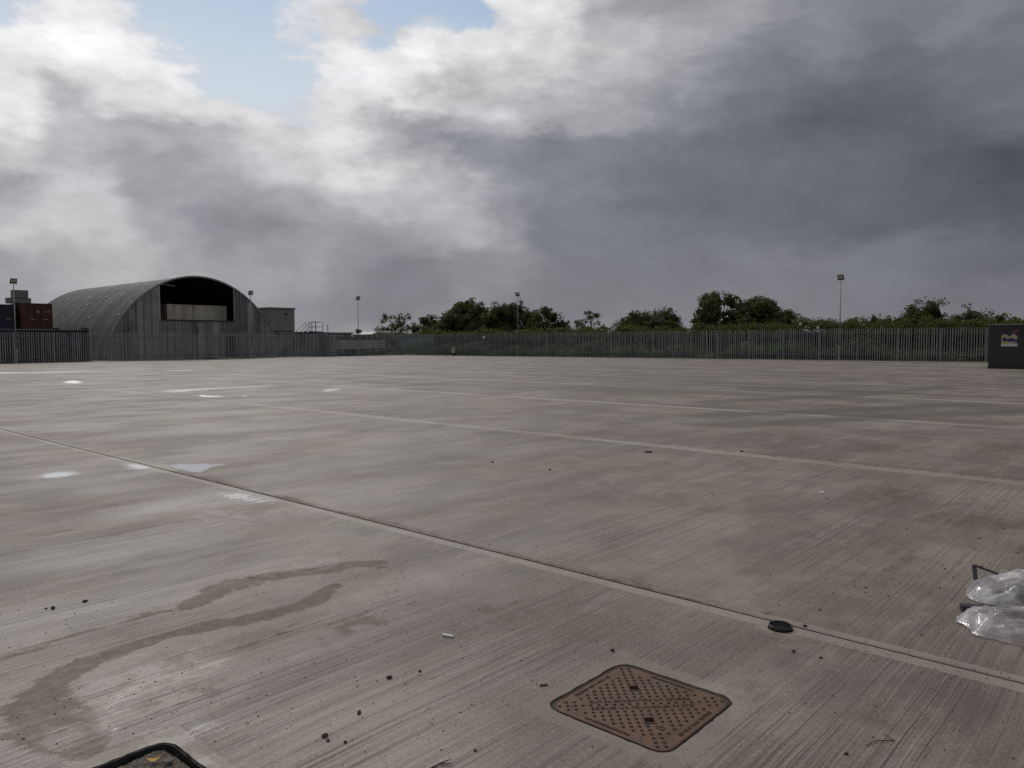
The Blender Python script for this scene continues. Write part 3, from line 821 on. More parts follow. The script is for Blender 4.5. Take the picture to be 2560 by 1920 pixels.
def fence(root, n_bays, side, near_first, limit=300):
    """side: sign of local y that faces away from the yard; near_first(i) gives the order of showing"""
    pales = []
    for i in range(n_bays + 1):
        p = bpy.data.objects.new('post', POST_ME); col.objects.link(p); p.parent = root; p.location = (i * BAY, 0, 0)
        if i == n_bays: break
        for z in (0.42, 2.02):
            r = bpy.data.objects.new('rail', RAIL_ME); col.objects.link(r); r.parent = root; r.location = (i * BAY + .005, side * .052, z)
            r.scale = (1, -side, 1)
        for j in range(17):
            pales.append((i * BAY + (j + .5) * BAY / 17, i))
    pales.sort(key=lambda q: near_first(q[1]))
    for x, i in pales[:limit]:
        p = bpy.data.objects.new('pale', PALE_ME); col.objects.link(p); p.parent = root
        p.location = (x + random.uniform(-.004, .004), side * .078, random.uniform(-.008, .008))
        p.rotation_euler = (random.uniform(-.006, .006), random.gauss(0, .006) * (3 if random.random() < .06 else 1), random.uniform(-.15, .15) + (math.pi if side < 0 else 0))
    rest = pales[limit:]
    if rest:
        mb = MB()
        V0 = [v.co.copy() for v in PALE_ME.vertices]; F0 = [tuple(p.vertices) for p in PALE_ME.polygons]
        for x, i in rest:
            mt = Matrix.Translation((x, side * .078, random.uniform(-.008, .008))) @ Matrix.Rotation(random.uniform(-.12, .12) + (math.pi if side < 0 else 0), 4, 'Z')
            mb.add([mt @ q for q in V0], F0)
        tag(mb.obj('pale', GALV, root), kind='stuff')
rfence = empty('palisade_fence', rf(0, 0), R_ANG, 'grey steel palisade fence in front of the hedge, running to the dark cabin', 'fence')
fence(rfence, 25, 1, lambda i: -i, 300)
lfence = empty('palisade_fence', lf(-2 * BAY, 0), L_ANG, 'grey steel palisade fence in front of the arched hangar and containers', 'fence')
fence(lfence, 15, 1, lambda i: i, 300)

# ------------------------------------------------------------------ floodlight columns
def floodlight(loc, rz, label, H=5.95, tilt=32, group='floodlight columns along the fence'):
    root = empty('floodlight_column', loc, rz, label, 'floodlight', group)
    MB().tube([(0, 0, 0), (0, 0, 1.0), (0, 0, 1.06)], [.068, .068, .040], 14).obj('pole_base', GALV, root)
    MB().tube([(0, 0, 1.061), (0, 0, H)], [.039, .032], 12).obj('pole', GALV, root, smooth=True)
    MB().box(-.12, .12, -.14, .14, 0, .02).obj('base_plate', GALV_D, root)
    MB().box(-.045, .045, -.0715, -.0685, .25, .75).obj('inspection_door', GALV_D, root)
    # stirrup
    st = MB().box(-.235, .235, -.03, .03, H + .002, H + .012).box(-.243, -.235, -.03, .03, H + .002, H + .22).box(.235, .243, -.03, .03, H + .002, H + .22)
    st.obj('bracket', WHITE, root)
    head = empty('lamp_head', (0, 0, H + .20), 0, parent=root)
    head.rotation_euler = (R(tilt), 0, 0)
    T = head
    MB().box(-.225, .225, -.035, .035, -.15, .29).obj('housing', DARK, T, bevel=.012)
    MB().box(-.20, .20, .0352, .075, -.12, .25).obj('cooling_fins', DARK, T)
    MB().box(-.17, .17, -.041, -.0355, -.02, .24).obj('lens', LENS, T)
    return root
LENS = simple('floodlight_lens', (0.45, 0.45, 0.44), 0.25, var=0.1)
for (p, rz, lab) in ((lf(-2.80, -.6), L_ANG, 'tall thin floodlight column at the far left, in front of the red container'),
                     (lf(16.8, -.6), L_ANG, 'floodlight column whose lamp shows above the right shoulder of the arched hangar'),
                     (lf(29.46, -.6), L_ANG, 'slim floodlight column near the corner, left of the small open tree'),
                     (rf(17.75, -.6), R_ANG, 'floodlight column in front of the large round tree clump at centre'),
                     (rf(48.40, -.6), R_ANG, 'tall floodlight column nearest the dark cabin on the right')):
    floodlight(p, rz, lab)

# ------------------------------------------------------------------ arched hangar
HN = 4.0; HC = 14.0; HA = 8.8; HZ = 7.85; HLEN = 24.0
def arch_z(x): return HZ * max(0.0, 1 - (x / HA) ** 2) ** .65
hangar = empty('arched_hangar', lf(HC, HN), L_ANG, 'large grey arched corrugated hangar with a high dark opening in its end wall', 'hangar')
# local: x along the end wall, y into the building, z up
arc_x = [-HA * math.cos(math.pi * i / 56) for i in range(57)]
def corr(x, pitch=.2, a=.022): return a * max(-1, min(1, 1.6 * math.sin(2 * math.pi * x / pitch)))
def roof_band(y0, y1, mat):
    ys = [y0 + (y1 - y0) * i / 8 for i in range(9)]
    vs, fs = [], []
    for q, off in ((0, 0), (1, -.012)):
        for i, x in enumerate(arc_x):
            z = arch_z(x)
            nx = x / HA; nl = math.hypot(nx, .8); nrm = (nx / nl, .8 / nl)
            for j, y in enumerate(ys):
                d = off + corr(y - y0, (y1 - y0) / 4, .026)
                vs.append((x + nrm[0] * d, y, max(0, z + nrm[1] * d)))
    W = len(ys); L = len(arc_x)
    for i in range(L - 1):
        for j in range(W - 1):
            a = i * W + j
            fs.append((a, a + W, a + W + 1, a + 1))
            c = L * W + a
            fs.append((c, c + 1, c + W + 1, c + W))
    mb = MB(); mb.add(vs, fs)
    return mb.obj('roof_sheet', mat, hangar, smooth=True)
nb = 30
for i in range(nb):
    y0 = .04 + i * HLEN / nb
    roof_band(y0, y0 + HLEN / nb + .0, random.choice((ROOF, ROOF, ROOF2)))
# verge trim along the front edge
mb = MB(); pts = [(x, -.03, arch_z(x)) for x in arc_x]
vs, fs = [], []
for x in arc_x:
    z = arch_z(x); nx = x / HA; nl = math.hypot(nx, .8); nr = (nx / nl, .8 / nl)
    for d, y in ((.05, -.06), (.05, .06), (-.10, .06), (-.10, -.06)):
        vs.append((x + nr[0] * d, y, max(-.02, z + nr[1] * d)))
for i in range(len(arc_x) - 1):
    for j in range(4):
        a = i * 4 + j; b_ = i * 4 + (j + 1) % 4
        fs.append((a, b_, b_ + 4, a + 4))
mb.add(vs, fs); mb.obj('verge_trim', GALV_D, hangar)
# end wall panels, each a corrugated sheet
def gable_panel(x0, x1, zlo, ztop, mat, y=0.0):
    """ztop None: follow the arch"""
    n = max(4, int((x1 - x0) / .035))
    xs = [x0 + .004 + (x1 - x0 - .008) * i / n for i in range(n + 1)]
    vs = []
    for t in (0, .008):
        for x in xs:
            dd = corr(x, .35, .028)
            zt = (arch_z(x) - .06) if ztop is None else min(ztop, arch_z(x) - .06)
            vs.append((x, y + dd + t, zlo)); vs.append((x, y + dd + t, max(zlo + .01, zt)))
    m_ = len(xs); fs = []
    for i in range(m_ - 1):
        a = 2 * i
        fs.append((a, a + 2, a + 3, a + 1))
        c = 2 * m_ + a
        fs.append((c, c + 1, c + 3, c + 2))
        fs.append((a + 1, a + 3, c + 3, c + 1))
    mb = MB(); mb.add(vs, fs)
    return mb.obj('wall_panel', mat, hangar)
mats = [SHEET, SHEET, SHEET_L, SHEET_D]
x = -8.55; kx = 0
OPL, OPR, OPZ = 10.2 - HC, 17.72 - HC, 3.62
edges = [-8.6, -7.9, -7.2, -6.5, -5.85, -5.2, -4.5, OPL, -3.0, -2.3, -1.6, -0.9, -0.15, 0.6, 1.3, 2.05, 2.6, OPR, 4.4, 5.1, 5.8, 6.5, 7.2, 7.9, 8.6]
for a, b_ in zip(edges[:-1], edges[1:]):
    mt = mats[rng.integers(0, 4)]
    dy = random.choice((0, .012, .024))
    if OPL - .01 <= a and b_ <= OPR + .01:
        if a >= 2.5:      # narrow dark doorway below
            gable_panel(a, b_, 2.15, OPZ, mt, dy)
        else:
            gable_panel(a, b_, 0, OPZ, mt, dy)
    else:
        gable_panel(a, b_, 0, None, mt, dy)
MB().box(2.66, 3.66, .02, .06, 0, 2.12).obj('door', BLACK, hangar)  # black sheet standing in for the dark of an open doorway
for xe in edges[1:-1]:
    if abs(xe - OPL) < .1 or abs(xe - OPR) < .1: continue
    inside = OPL < xe < OPR
    zt_ = OPZ - .07 if inside else arch_z(xe) - .08
    z0_ = 2.16 if xe == 2.6 else .02
    MB().box(xe - .035, xe + .035, -.055, -.030, z0_, zt_).obj('joint_cover_strip', SHEET_L if rng.random() < .3 else SHEET, hangar)
# opening frame
MB().box(OPL - .03, OPL + .09, -.05, .10, OPZ - .05, arch_z(OPL) - .05).obj('opening_jamb', PALE, hangar)
MB().box(OPR - .09, OPR + .03, -.05, .10, OPZ - .05, arch_z(OPR) - .05).obj('opening_jamb', GALV_D, hangar)
MB().box(OPL + .095, OPR - .095, -.05, .10, OPZ - .06, OPZ + .06).obj('opening_sill', DARK, hangar)
# inside: back wall, floor, two slim rails under the roof
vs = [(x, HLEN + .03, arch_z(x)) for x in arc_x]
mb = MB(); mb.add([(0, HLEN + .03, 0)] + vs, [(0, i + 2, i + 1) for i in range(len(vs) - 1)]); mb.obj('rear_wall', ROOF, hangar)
MB().box(-8.7, 8.7, .1, HLEN, .0, .012).obj('floor', BLACK, hangar)  # floor coloured black for the shade indoors
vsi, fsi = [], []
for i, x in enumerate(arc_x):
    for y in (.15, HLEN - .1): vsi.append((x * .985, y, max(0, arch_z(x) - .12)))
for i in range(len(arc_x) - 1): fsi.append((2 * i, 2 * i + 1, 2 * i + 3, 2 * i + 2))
mb = MB(); mb.add(vsi, fsi); mb.obj('inner_shade_shell', BLACK, hangar)  # black shell: the hangar's inner shade put into its colour
MB().tube([(OPL + .1, .7, 7.02), (OPL + 2.0, .9, 6.88)], .035, 6).obj('purlin_bar', WHITE, hangar)  # pale bars for the roof purlins, not lamps
MB().tube([(OPL + 1.3, 2.6, 7.30), (OPL + 2.6, 2.8, 7.26)], .03, 6).obj('purlin_bar', GALV_D, hangar)
# pale repair patches on the roof
def patch(x, y, w_=.38, h_=.30):
    z = arch_z(x); e = .02; dz = (arch_z(x + e) - arch_z(x - e)) / (2 * e)
    t = Vector((1, 0, dz)).normalized(); nrm = Vector((-t.z, 0, t.x))
    if nrm.z < 0: nrm = -nrm
    c = Vector((x, y, z)) + nrm * .045
    a = random.uniform(-.5, .5); e1 = t * math.cos(a) + Vector((0, 1, 0)) * math.sin(a); e2 = nrm.cross(e1)
    m4 = Matrix((( e1.x, e2.x, nrm.x, c.x), (e1.y, e2.y, nrm.y, c.y), (e1.z, e2.z, nrm.z, c.z), (0, 0, 0, 1)))
    MB().box(-w_ / 2, w_ / 2, -h_ / 2, h_ / 2, -.006, .006, m4).obj('repair_patch', PATCH, hangar)
for z_row, xr, ys in ((0, -7.15, (1.0, 7.5)), (1, -6.1, (.7, 5.4, 10.8, 14.0)), (2, -5.0, (4.6, 5.9, 8.1, 9.5, 11.6, 12.9, 15.8, 18.8)),
                      (3, -3.6, (2.6, 5.1, 7.4, 9.1, 11.3, 14.3, 16.8, 20.8)), (4, -2.6, (1.3, 2.7, 6.3, 9.9, 12.2, 17.0, 21.6)), (5, -1.6, (3.2, 5.0, 8.8, 13.6, 17.5)), (6, 3.4, (3, 8, 14)), (7, 6.4, (5, 12, 18))):
    for y in ys: patch(xr + random.uniform(-.22, .22), y + random.uniform(-.3, .3), random.uniform(.26, .42), random.uniform(.2, .34))

# ------------------------------------------------------------------ shipping containers
def container(loc, rz, L, label, mat, side_mat=None, mat_door=None, H=2.59, W=2.44, detail=True, group=None, doors_front=True):
    """local x along the length, y across, z up; doors at x = 0"""
    side_mat = side_mat or mat; mat_door = mat_door or mat
    root = empty('shipping_container', loc, rz, label, 'container', group)
    fr = MB()
    for x0, x1 in ((0, .14), (L - .14, L)):
        for y0, y1 in ((0, .14), (W - .14, W)):
            fr.box(x0, x1, y0, y1, 0, H)
    for y0, y1 in ((.005, .105), (W - .105, W - .005)):
        fr.box(.1405, L - .1405, y0, y1, 0.002, .16).box(.1405, L - .1405, y0, y1, H - .10, H - .002)
    for x0, x1 in ((.005, .115), (L - .115, L - .005)):
        fr.box(x0, x1, .1405, W - .1405, 0.002, .16).box(x0, x1, .1405, W - .1405, H - .12, H - .002)
    fr.obj('frame', mat, root)
    def side(y, sgn):
        n = int((L - .28) / .07); vs, fs = [], []
        for t in (0, -sgn * .004):
            for i in range(n + 1):
                x = .14 + (L - .28) * i / n
                ph = (x / .28) % 1
                d = 0 if ph < .3 else (.036 if .5 < ph < .8 else (.036 * (ph - .3) / .2 if ph <= .5 else .036 * (1 - ph) / .2))
                vs += [(x, y - sgn * d + t, .155), (x, y - sgn * d + t, H - .098)]
        q = 2 * (n + 1)
        for i in range(n):
            a = 2 * i
            fs.append((a, a + 2, a + 3, a + 1) if sgn < 0 else (a, a + 1, a + 3, a + 2))
            fs.append((q + a, q + a + 1, q + a + 3, q + a + 2))
        mb = MB(); mb.add(vs, fs); return mb.obj('side_wall', side_mat, root)
    side(.02, -1); side(W - .02, 1)
    MB().box(.12, L - .12, .11, W - .11, H - .06, H - .02).obj('roof', mat, root)
    MB().box(L - .06, L - .03, .141, W - .141, .161, H - .121).obj('end_wall', side_mat, root)
    for j in range(2):
        y0 = .145 + j * (W / 2 - .14); y1 = y0 + W / 2 - .155
        d = MB().box(.03, .07, y0, y1, .165, H - .125)
        for z in (.45, .95, 1.45, 1.95): d.box(.018, .0295, y0 + .06, y1 - .06, z, z + .12)
        dd = d.obj('door', mat_door, root)
        if detail:
            for yy in (y0 + .25, y1 - .25):
                MB().tube([(.0, yy, .08), (.0, yy, H - .06)], .017, 6).obj('locking_bar', mat, dd)
            MB().box(-.02, .015, y0 + .25, y0 + .6, 1.1, 1.14).obj('handle', PALE, dd)
    return root
# rotations: x axis of the container in world
A_N = math.atan2(LN.y, LN.x)      # along n
# the first row behind the left fence: long navy one, its side to the fence
o = container(lf(3.16, 1.5), L_ANG + math.pi, 12.19, 'long navy shipping container on the ground directly behind the left fence', NAVY)
o.location = lf(3.16, 1.5 + 2.44)
MB().box(0.3, 11.9, 2.33, 2.40, 2.592, 2.62).obj('roof_edge_trim', PALE, o)
for q in (0.0, 2.2): MB().box(q, q + .5, 2.2, 2.42, 2.622, 2.75).obj('corner_casting', NAVY, o)
# second row: red one on top of another
W_ = 2.44
o = container(lf(4.05, 12.3), A_N, 6.06, 'lower grey container carrying the red one, behind the navy container', GREYP, detail=False)
o = container(lf(4.05, 12.3, 2.59), A_N, 6.06, 'dull red shipping container with its doors towards the yard, stacked on another', RED, RED_S, RED)
MB().box(-.004, .0, 1.12, 1.24, 1.72, 1.90, Matrix.Translation((0.013, 0, 0))).obj('door_notice', WHITE, o)
MB().box(-.004, .0, .16, .55, 1.78, 1.82, Matrix.Translation((0.013, 0, 0))).box(.009, .013, .16, .55, 1.87, 1.90).obj('door_marking', PALE, o)
o = container(lf(1.25, 13.0), A_N, 6.06, 'lower container at the far left edge, under the upper navy one', GREYP, detail=False)
o = container(lf(1.25, 13.0, 2.59), A_N, 6.06, 'upper navy shipping container at the far left edge beside the red one', NAVY, NAVY, NAVY, H=2.44)
MB().box(-.03, .0, .02, .10, .1, 2.4).obj('pale_corner_strip', PALE, o)
# crates on top of the red container
def crate(loc, sx, sy, sz, label):
    root = empty('storage_box', loc, L_ANG, label, 'box')
    MB().box(-sx / 2, sx / 2, -sy / 2, sy / 2, .04, sz - .04).obj('body', PALE_D, root, bevel=.01)
    MB().box(-sx / 2 - .02, sx / 2 + .02, -sy / 2 - .02, sy / 2 + .02, sz - .039, sz).obj('lid', PALE_D, root)
    MB().box(-sx / 2 + .05, sx / 2 - .05, -sy / 2 + .05, sy / 2 - .05, 0, .039).obj('base', DARK, root)
PALE_D = simple('dull_grey_painted_box', (0.17, 0.165, 0.16), 0.7, var=0.15, scale=1.5)
crate(lf(1.80, 14.0, 5.18), 1.75, 1.2, .50, 'wide low grey box standing on the red shipping container')
crate(lf(1.92, 14.0, 5.68), 1.15, 1.0, .72, 'smaller grey box standing on the wide low box over the red container')
# inside the hangar, two stacks
container(lf(11.88, 6.0), L_ANG, 6.10, 'lower container hidden behind the hangar sill, under the cream one', GREYP, detail=False)
container(lf(11.88, 6.0, 2.62), L_ANG, 6.10, 'cream shipping container with rust streaks, seen in the hangar opening', CREAM)
container(lf(11.80, 6.3), A_N, 6.06, 'lower container in the hangar left of the cream stack', GREYP, detail=False)
container(lf(11.80, 6.3, 2.62), A_N, 6.06, 'dark red container in the shade of the hangar, left of the cream one', RED)

# ------------------------------------------------------------------ site cabins beside the hangar
def cabin(loc, rz, L, W, H, label, mat, windows=(), name='site_cabin', roof_over=.10, cat='cabin', roofmat=None):
    """local x along the front, y into depth; front wall at y = 0"""
    root = empty(name, loc, rz, label, cat)
    x0 = 0
    n = max(2, int(round(L / 1.2)))
    MB().box(0.03, L - .03, .03, W - .03, .0, .10).obj('chassis', DARK, root)
    for i in range(n):      # front wall panels
        a = L * i / n; b_ = L * (i + 1) / n
        MB().box(a + .005, b_ - .005, 0, .05, .101, H - .16).obj('wall_panel', mat, root)
    MB().box(0, .05, .051, W - .051, .101, H - .16).obj('end_wall', mat, root)
    MB().box(L - .05, L, .051, W - .051, .101, H - .16).obj('end_wall', mat, root)
    MB().box(0, L, W - .05, W, .101, H - .16).obj('rear_wall', mat, root)
    MB().box(-roof_over, L + roof_over, -roof_over, W + roof_over, H - .159, H).obj('roof', roofmat or mat, root)
    for (a, b_, z0, z1, gm_) in windows:
        f = MB().box(a, b_, -.03, -.001, z0, z1).obj('window', WHITE if gm_ is GLASS_L else DARK, root)
        MB().box(a + .05, b_ - .05, -.036, -.031, z0 + .05, z1 - .05).obj('pane', gm_, f)
    return root
cabin(lf(23.05, 4.6), L_ANG, 6.2, 6.0, 2.62, 'blue grey ground floor cabin behind the fence, under the upper cabin and stairs', BLUEGREY)
cabin(lf(23.15, 6.4, 2.66), L_ANG, 3.05, 6.1, 2.62, 'plain grey brown upper cabin with one tiny window, beside the hangar', GREYP, windows=((1.75, 2.2, 1.80, 2.0, GLASS),))
# metal stair with landing
stair = empty('steel_staircase', lf(21.75, 1.9), L_ANG, 'steel staircase with handrails climbing right to a caged landing', 'staircase')
x0, x1, zt = 0.0, 3.45, 2.6
for y in (0, .9):
    sx = Matrix.Translation((0, y, 0))
    ang = math.atan2(zt, x1)
    ln_ = math.hypot(zt, x1)
    MB().box(0, ln_, -.02, .02, -.12, .12, Matrix.Translation((0, y, .05)) @ Matrix.Rotation(-ang, 4, 'Y')).obj('stringer', DARK, stair)
    hr = MB()
    hr.tube([(0.1, y, 1.05), (x1, y, zt + 1.0)], .022, 6)
    hr.tube([(0.1, y, .6), (x1, y, zt + .55)], .018, 6)
    for t in (.03, .35, .68, 1.0): hr.tube([(x1 * t, y, zt * t), (x1 * t, y, zt * t + 1.0)], .02, 6)
    hr.obj('handrail', DARK, stair)
for i in range(13):
    t = (i + .5) / 13
    MB().box(x1 * t - .13, x1 * t + .13, .03, .87, zt * t - .015, zt * t + .015).obj('tread', GALV_D, stair)
MB().box(x1 + .01, x1 + 1.55, -.03, 2.68, zt - .06, zt).obj('landing', DARK, stair)
gr = MB()
for (xa, ya), (xb, yb) in (((x1 + .12, 0), (x1 + 1.5, 0)), ((x1 + 1.5, 0), (x1 + 1.5, 2.6))):
    for z in (.04, .55, 1.06): gr.tube([(xa, ya, zt + z), (xb, yb, zt + z)], .022, 6)
for xa, ya in ((x1 + .12, 0), (x1 + .55, 0), (x1 + 1.5, 0), (x1 + 1.5, 1.3), (x1 + 1.5, 2.6)): gr.tube([(xa, ya, zt), (xa, ya, zt + 1.08)], .026, 6)
gr.obj('guard_rail', DARK, stair)
for xa, ya in ((x1 + .1, .05), (x1 + 1.45, .05)):
    MB().box(xa - .04, xa + .04, ya - .04, ya + .04, 0, zt - .061).obj('support_post', DARK, stair)
# store box to the right of the stairs and a leaning pole
o = MB().box(0, 2.3, 0, 2.2, 0, 2.25).obj('x', BLUEGREY); o.name = 'storage_unit'; o.location = lf(25.6, 2.4); o.rotation_euler = (0, 0, L_ANG)
bpy.data.objects.remove(o)
su = empty('storage_unit', lf(26.2, 5.0 - 2.3), L_ANG, 'plain grey steel storage unit under the landing of the stairs', 'storage unit')
su.location = lf(27.15, 1.7)
for i in range(2): MB().box(i * .62, i * .62 + .61, 0, .04, .03, 2.2).obj('front_panel', BLUEGREY, su)
MB().box(0, 1.23, .041, 1.6, .03, 2.2).obj('body', GREYP, su)
MB().box(-.03, 1.26, -.03, 1.64, 2.201, 2.28).obj('roof', PALE, su)
o = MB().tube([(0, 0, 0), (-.16, 0, 3.35)], [.045, .035], 8).obj('leaning_pole', DARK, None, lf(26.45, .5), L_ANG)
tag(o, 'dark steel pole leaning slightly behind the fence, right of the stair landing', 'pole')

# trailer seen through the fence
tr = empty('flat_trailer', lf(28.9, 4.2), L_ANG, 'long pale grey trailer with horizontal rub rails, parked behind the fence', 'trailer')
def hull(z0, z1, y, x0, x1, mat, nm):
    n = 14; vs = []; fs = []
    for t in (0, .5):
        for i in range(n + 1):
            f = i / n; x = x0 + (x1 - x0) * f
            rise = .10 * (2 * f - 1) ** 2
            vs += [(x, y + t, z0 + rise * .3), (x, y + t, z1 + rise * -.2)]
    q = 2 * (n + 1)
    for i in range(n):
        a = 2 * i
        fs += [(a, a + 2, a + 3, a + 1), (q + a, q + a + 1, q + a + 3, q + a + 2), (a + 1, a + 3, q + a + 3, q + a + 1), (a, q + a, q + a + 2, a + 2)]
    fs += [(0, 1, q + 1, q), (q - 2, 2 * q - 2, 2 * q - 1, q - 1)]
    mb = MB(); mb.add(vs, fs); return mb.obj(nm, mat, tr)
hull(1.40, 1.70, 0, 0, 8.3, PALE, 'side_board'); hull(1.06, 1.385, 0, 0, 8.3, PALE, 'side_board'); hull(.74, 1.045, 0, 0, 8.3, PALE, 'side_board')
hull(1.386, 1.399, -.03, 0.4, 8.3, DARK, 'rub_rail'); hull(1.046, 1.059, -.03, .4, 8.3, DARK, 'rub_rail')
MB().box(0.1, 8.2, .05, 2.3, .60, .739).obj('chassis', DARK, tr)
for xx in (1.0, 2.1, 5.9, 7.0):
    for yy in (.15, 2.0):
        wh = empty('wheel', (xx, yy, .46), 0, parent=tr)
        MB().tube([(0, -.12, 0), (0, .12, 0)], .46, 20).obj('tyre', RUBBER, wh)
        MB().tube([(0, -.13, 0), (0, -.121, 0)], .22, 14).obj('rim', GALV_D, wh)
MB().box(3.0, 5.0, .3, 2.0, .05, .6).obj('belly_box', DARK, tr)
# low cabins behind the trailer
o = cabin(lf(32.1, 10.0), L_ANG, 4.6, 3, 2.66, 'dark maroon low cabin with a white roof edge, behind the grey trailer', MAROON, windows=((.5, 1.1, 1.5, 2.2, GLASS), (3.2, 3.45, 2.05, 2.3, GLASS_L)), roofmat=None)
MB().box(.3, 4.7, -.14, -.10, 2.60, 2.70).obj('fascia', WHITE, o)
o = cabin(lf(39.3, 10.0), L_ANG, 4.2, 3, 2.45, 'dark low cabin with two pale windows, left of the small open tree', MAROON, windows=((1.9, 2.7, 1.5, 2.05, GLASS_L), (3.1, 3.7, 1.5, 2.05, GLASS_L)))
vs = [(.3, -.2, 2.46), (4.2, -.2, 2.46), (4.2, 3, 2.46), (.3, 3, 2.46), (1.2, -.2, 2.78), (1.8, -.2, 2.78), (1.8, 3, 2.78), (1.2, 3, 2.78)]
mb = MB(); mb.add(vs, [(0, 1, 5, 4), (1, 2, 6, 5), (2, 3, 7, 6), (3, 0, 4, 7), (4, 5, 6, 7)]); mb.obj('pitched_roof', PALE, o)
container(rf(-3.6, 3.0), R_ANG, 6.06, 'blue grey shipping container half hidden by scrub at the fence corner', BLUEGREY, H=2.3, detail=False)
o = MB().box(0, 5.0, 0, .12, 0, .14).obj('kerb', PALE, None, rf(-3.6, 1.2), R_ANG); tag(o, 'pale low kerb behind the fence corner, before the blue grey container', 'kerb')

# ------------------------------------------------------------------ small things on the right fence
fp = empty('feeder_pillar', rf(8.76, -.35), R_ANG, 'small grey electrical box on a dark base, against the fence', 'electrical box')
MB().box(-.20, .20, -.12, .12, .0, .28).obj('base', DARK, fp)
MB().box(-.17, .17, -.10, .10, .281, .90).obj('cabinet', PALE, fp, bevel=.01)
MB().box(-.18, .18, -.115, .115, .901, .93).obj('lid', GALV, fp)
o = MB().box(-.16, .16, -.012, .0, -.12, .12).obj('fence_sign', WHITE, None, rf(12.8, -.04, 1.95), R_ANG)
tag(o, 'small blank pale sign plate fixed high on the fence', 'sign')

# dark cabin at the right edge
CX = Vector((25.28, 40.35, 0))
dk = empty('site_cabin', CX, R_ANG, 'dark grey steel cabin with a coloured poster, at the right edge of the yard', 'cabin')
H_ = 2.34
nP = 4; Lc = 6.0
for i in range(nP):
    MB().box(Lc * i / nP + .004, Lc * (i + 1) / nP - .004, .0, .05, .12, H_ - .06).obj('wall_panel', DKGREY, dk)
MB().box(-.0, .05, .051, 2.39, .12, H_ - .06).obj('end_wall', DKGREY, dk)
MB().box(Lc - .05, Lc, .051, 2.39, .12, H_ - .06).obj('end_wall', DKGREY, dk)
MB().box(0, Lc, 2.391, 2.44, .12, H_ - .06).obj('rear_wall', DKGREY, dk)
MB().box(-.01, Lc + .01, -.01, 2.45, 0, .119).obj('skid_base', DARK, dk)
MB().box(-.04, Lc + .04, -.05, 2.48, H_ - .059, H_).obj('roof', GALV_D, dk)
# poster: a flat print of loose shapes
m, k, b = new_mat('poster_print')
tc = k.new('ShaderNodeTexCoord').outputs['Object']
vor = k.new('ShaderNodeTexVoronoi'); vor.inputs['Scale'].default_value = 5.5; k.l.new(k.vm('ADD', tc, (1.3, 0, 4.2)), vor.inputs['Vector'])
rp = k.new('ShaderNodeValToRGB'); rp.color_ramp.interpolation = 'CONSTANT'
els = rp.color_ramp.elements
els[0].position = 0; els[0].color = (.03, .015, .06, 1); els[1].position = .22; els[1].color = (.40, .36, .36, 1)
for p_, c_ in ((.38, (.05, .02, .10, 1)), (.52, (.42, .38, .13, 1)), (.63, (.28, .10, .10, 1)), (.76, (.30, .28, .38, 1)), (.88, (.04, .03, .05, 1))):
    e_ = els.new(p_); e_.color = c_
sc_ = k.new('ShaderNodeSeparateColor'); k.l.new(vor.outputs['Color'], sc_.inputs[0]); k.l.new(sc_.outputs[0], rp.inputs[0])
k.l.new(rp.outputs[0], b.inputs['Base Color']); b.inputs['Roughness'].default_value = .5
po = MB().box(-.35, .35, -.004, 0, -.34, .34).obj('poster', m, None, CX + RS * .92 + RN * -.006 + Vector((0, 0, 1.64)), R_ANG)
tag(po, 'coloured poster with a white bottom strip, fixed to the dark cabin', 'poster')
MB().box(-.36, .36, -.006, 0.0, -.47, -.345).obj('bottom_strip', WHITE, po)
sc2 = MB().box(.55, .85, -.006, -.001, .0, .012, Matrix.Translation((0, 0, .52)) @ Matrix.Rotation(-.25, 4, 'Y')).obj('scratch', GALV_D, dk)

# ------------------------------------------------------------------ foliage
def leaf_mat(name, c0, c1, c2):
    m, k, b = new_mat(name)
    g = k.new('ShaderNodeNewGeometry')
    r = g.outputs['Random Per Island']
    n1 = k.noise(g.outputs['Position'], 0.9, 4, 0.6)
    c = k.mix(r, c0, c1)
    c = k.mix(k.m('MULTIPLY', k.mr(n1, 0.42, 0.62), 0.75), c, c2)
    k.l.new(c, b.inputs['Base Color']); b.inputs['Roughness'].default_value = 0.6
    b.inputs['Specular IOR Level'].default_value = 0.25
    tl = k.new('ShaderNodeBsdfTranslucent'); k.l.new(k.vm('MULTIPLY', c, (1.3, 1.5, 0.7)), tl.inputs[0])
    mx = k.new('ShaderNodeMixShader'); mx.inputs[0].default_value = 0.28
    out = [q for q in k.n if q.type == 'OUTPUT_MATERIAL'][0]
    k.l.new(b.outputs[0], mx.inputs[1]); k.l.new(tl.outputs[0], mx.inputs[2]); k.l.new(mx.outputs[0], out.inputs[0])
    return m
LEAF = leaf_mat('oak_foliage', (0.040, 0.058, 0.016), (0.105, 0.135, 0.034), (0.066, 0.084, 0.025))
LEAF2 = leaf_mat('hedge_foliage', (0.068, 0.092, 0.026), (0.120, 0.148, 0.042), (0.090, 0.108, 0.033))
LEAF3 = leaf_mat('bramble_foliage', (0.062, 0.092, 0.038), (0.115, 0.155, 0.062), (0.085, 0.112, 0.046))
BARK = simple('bark', (0.06, 0.045, 0.035), 0.9, var=0.3, scale=6)
INNER = simple('shaded_inner_leaves', (0.026, 0.034, 0.012), 0.95, var=.4, scale=4)  # solid filler cores; the crown's inner shade put into a dark leaf colour
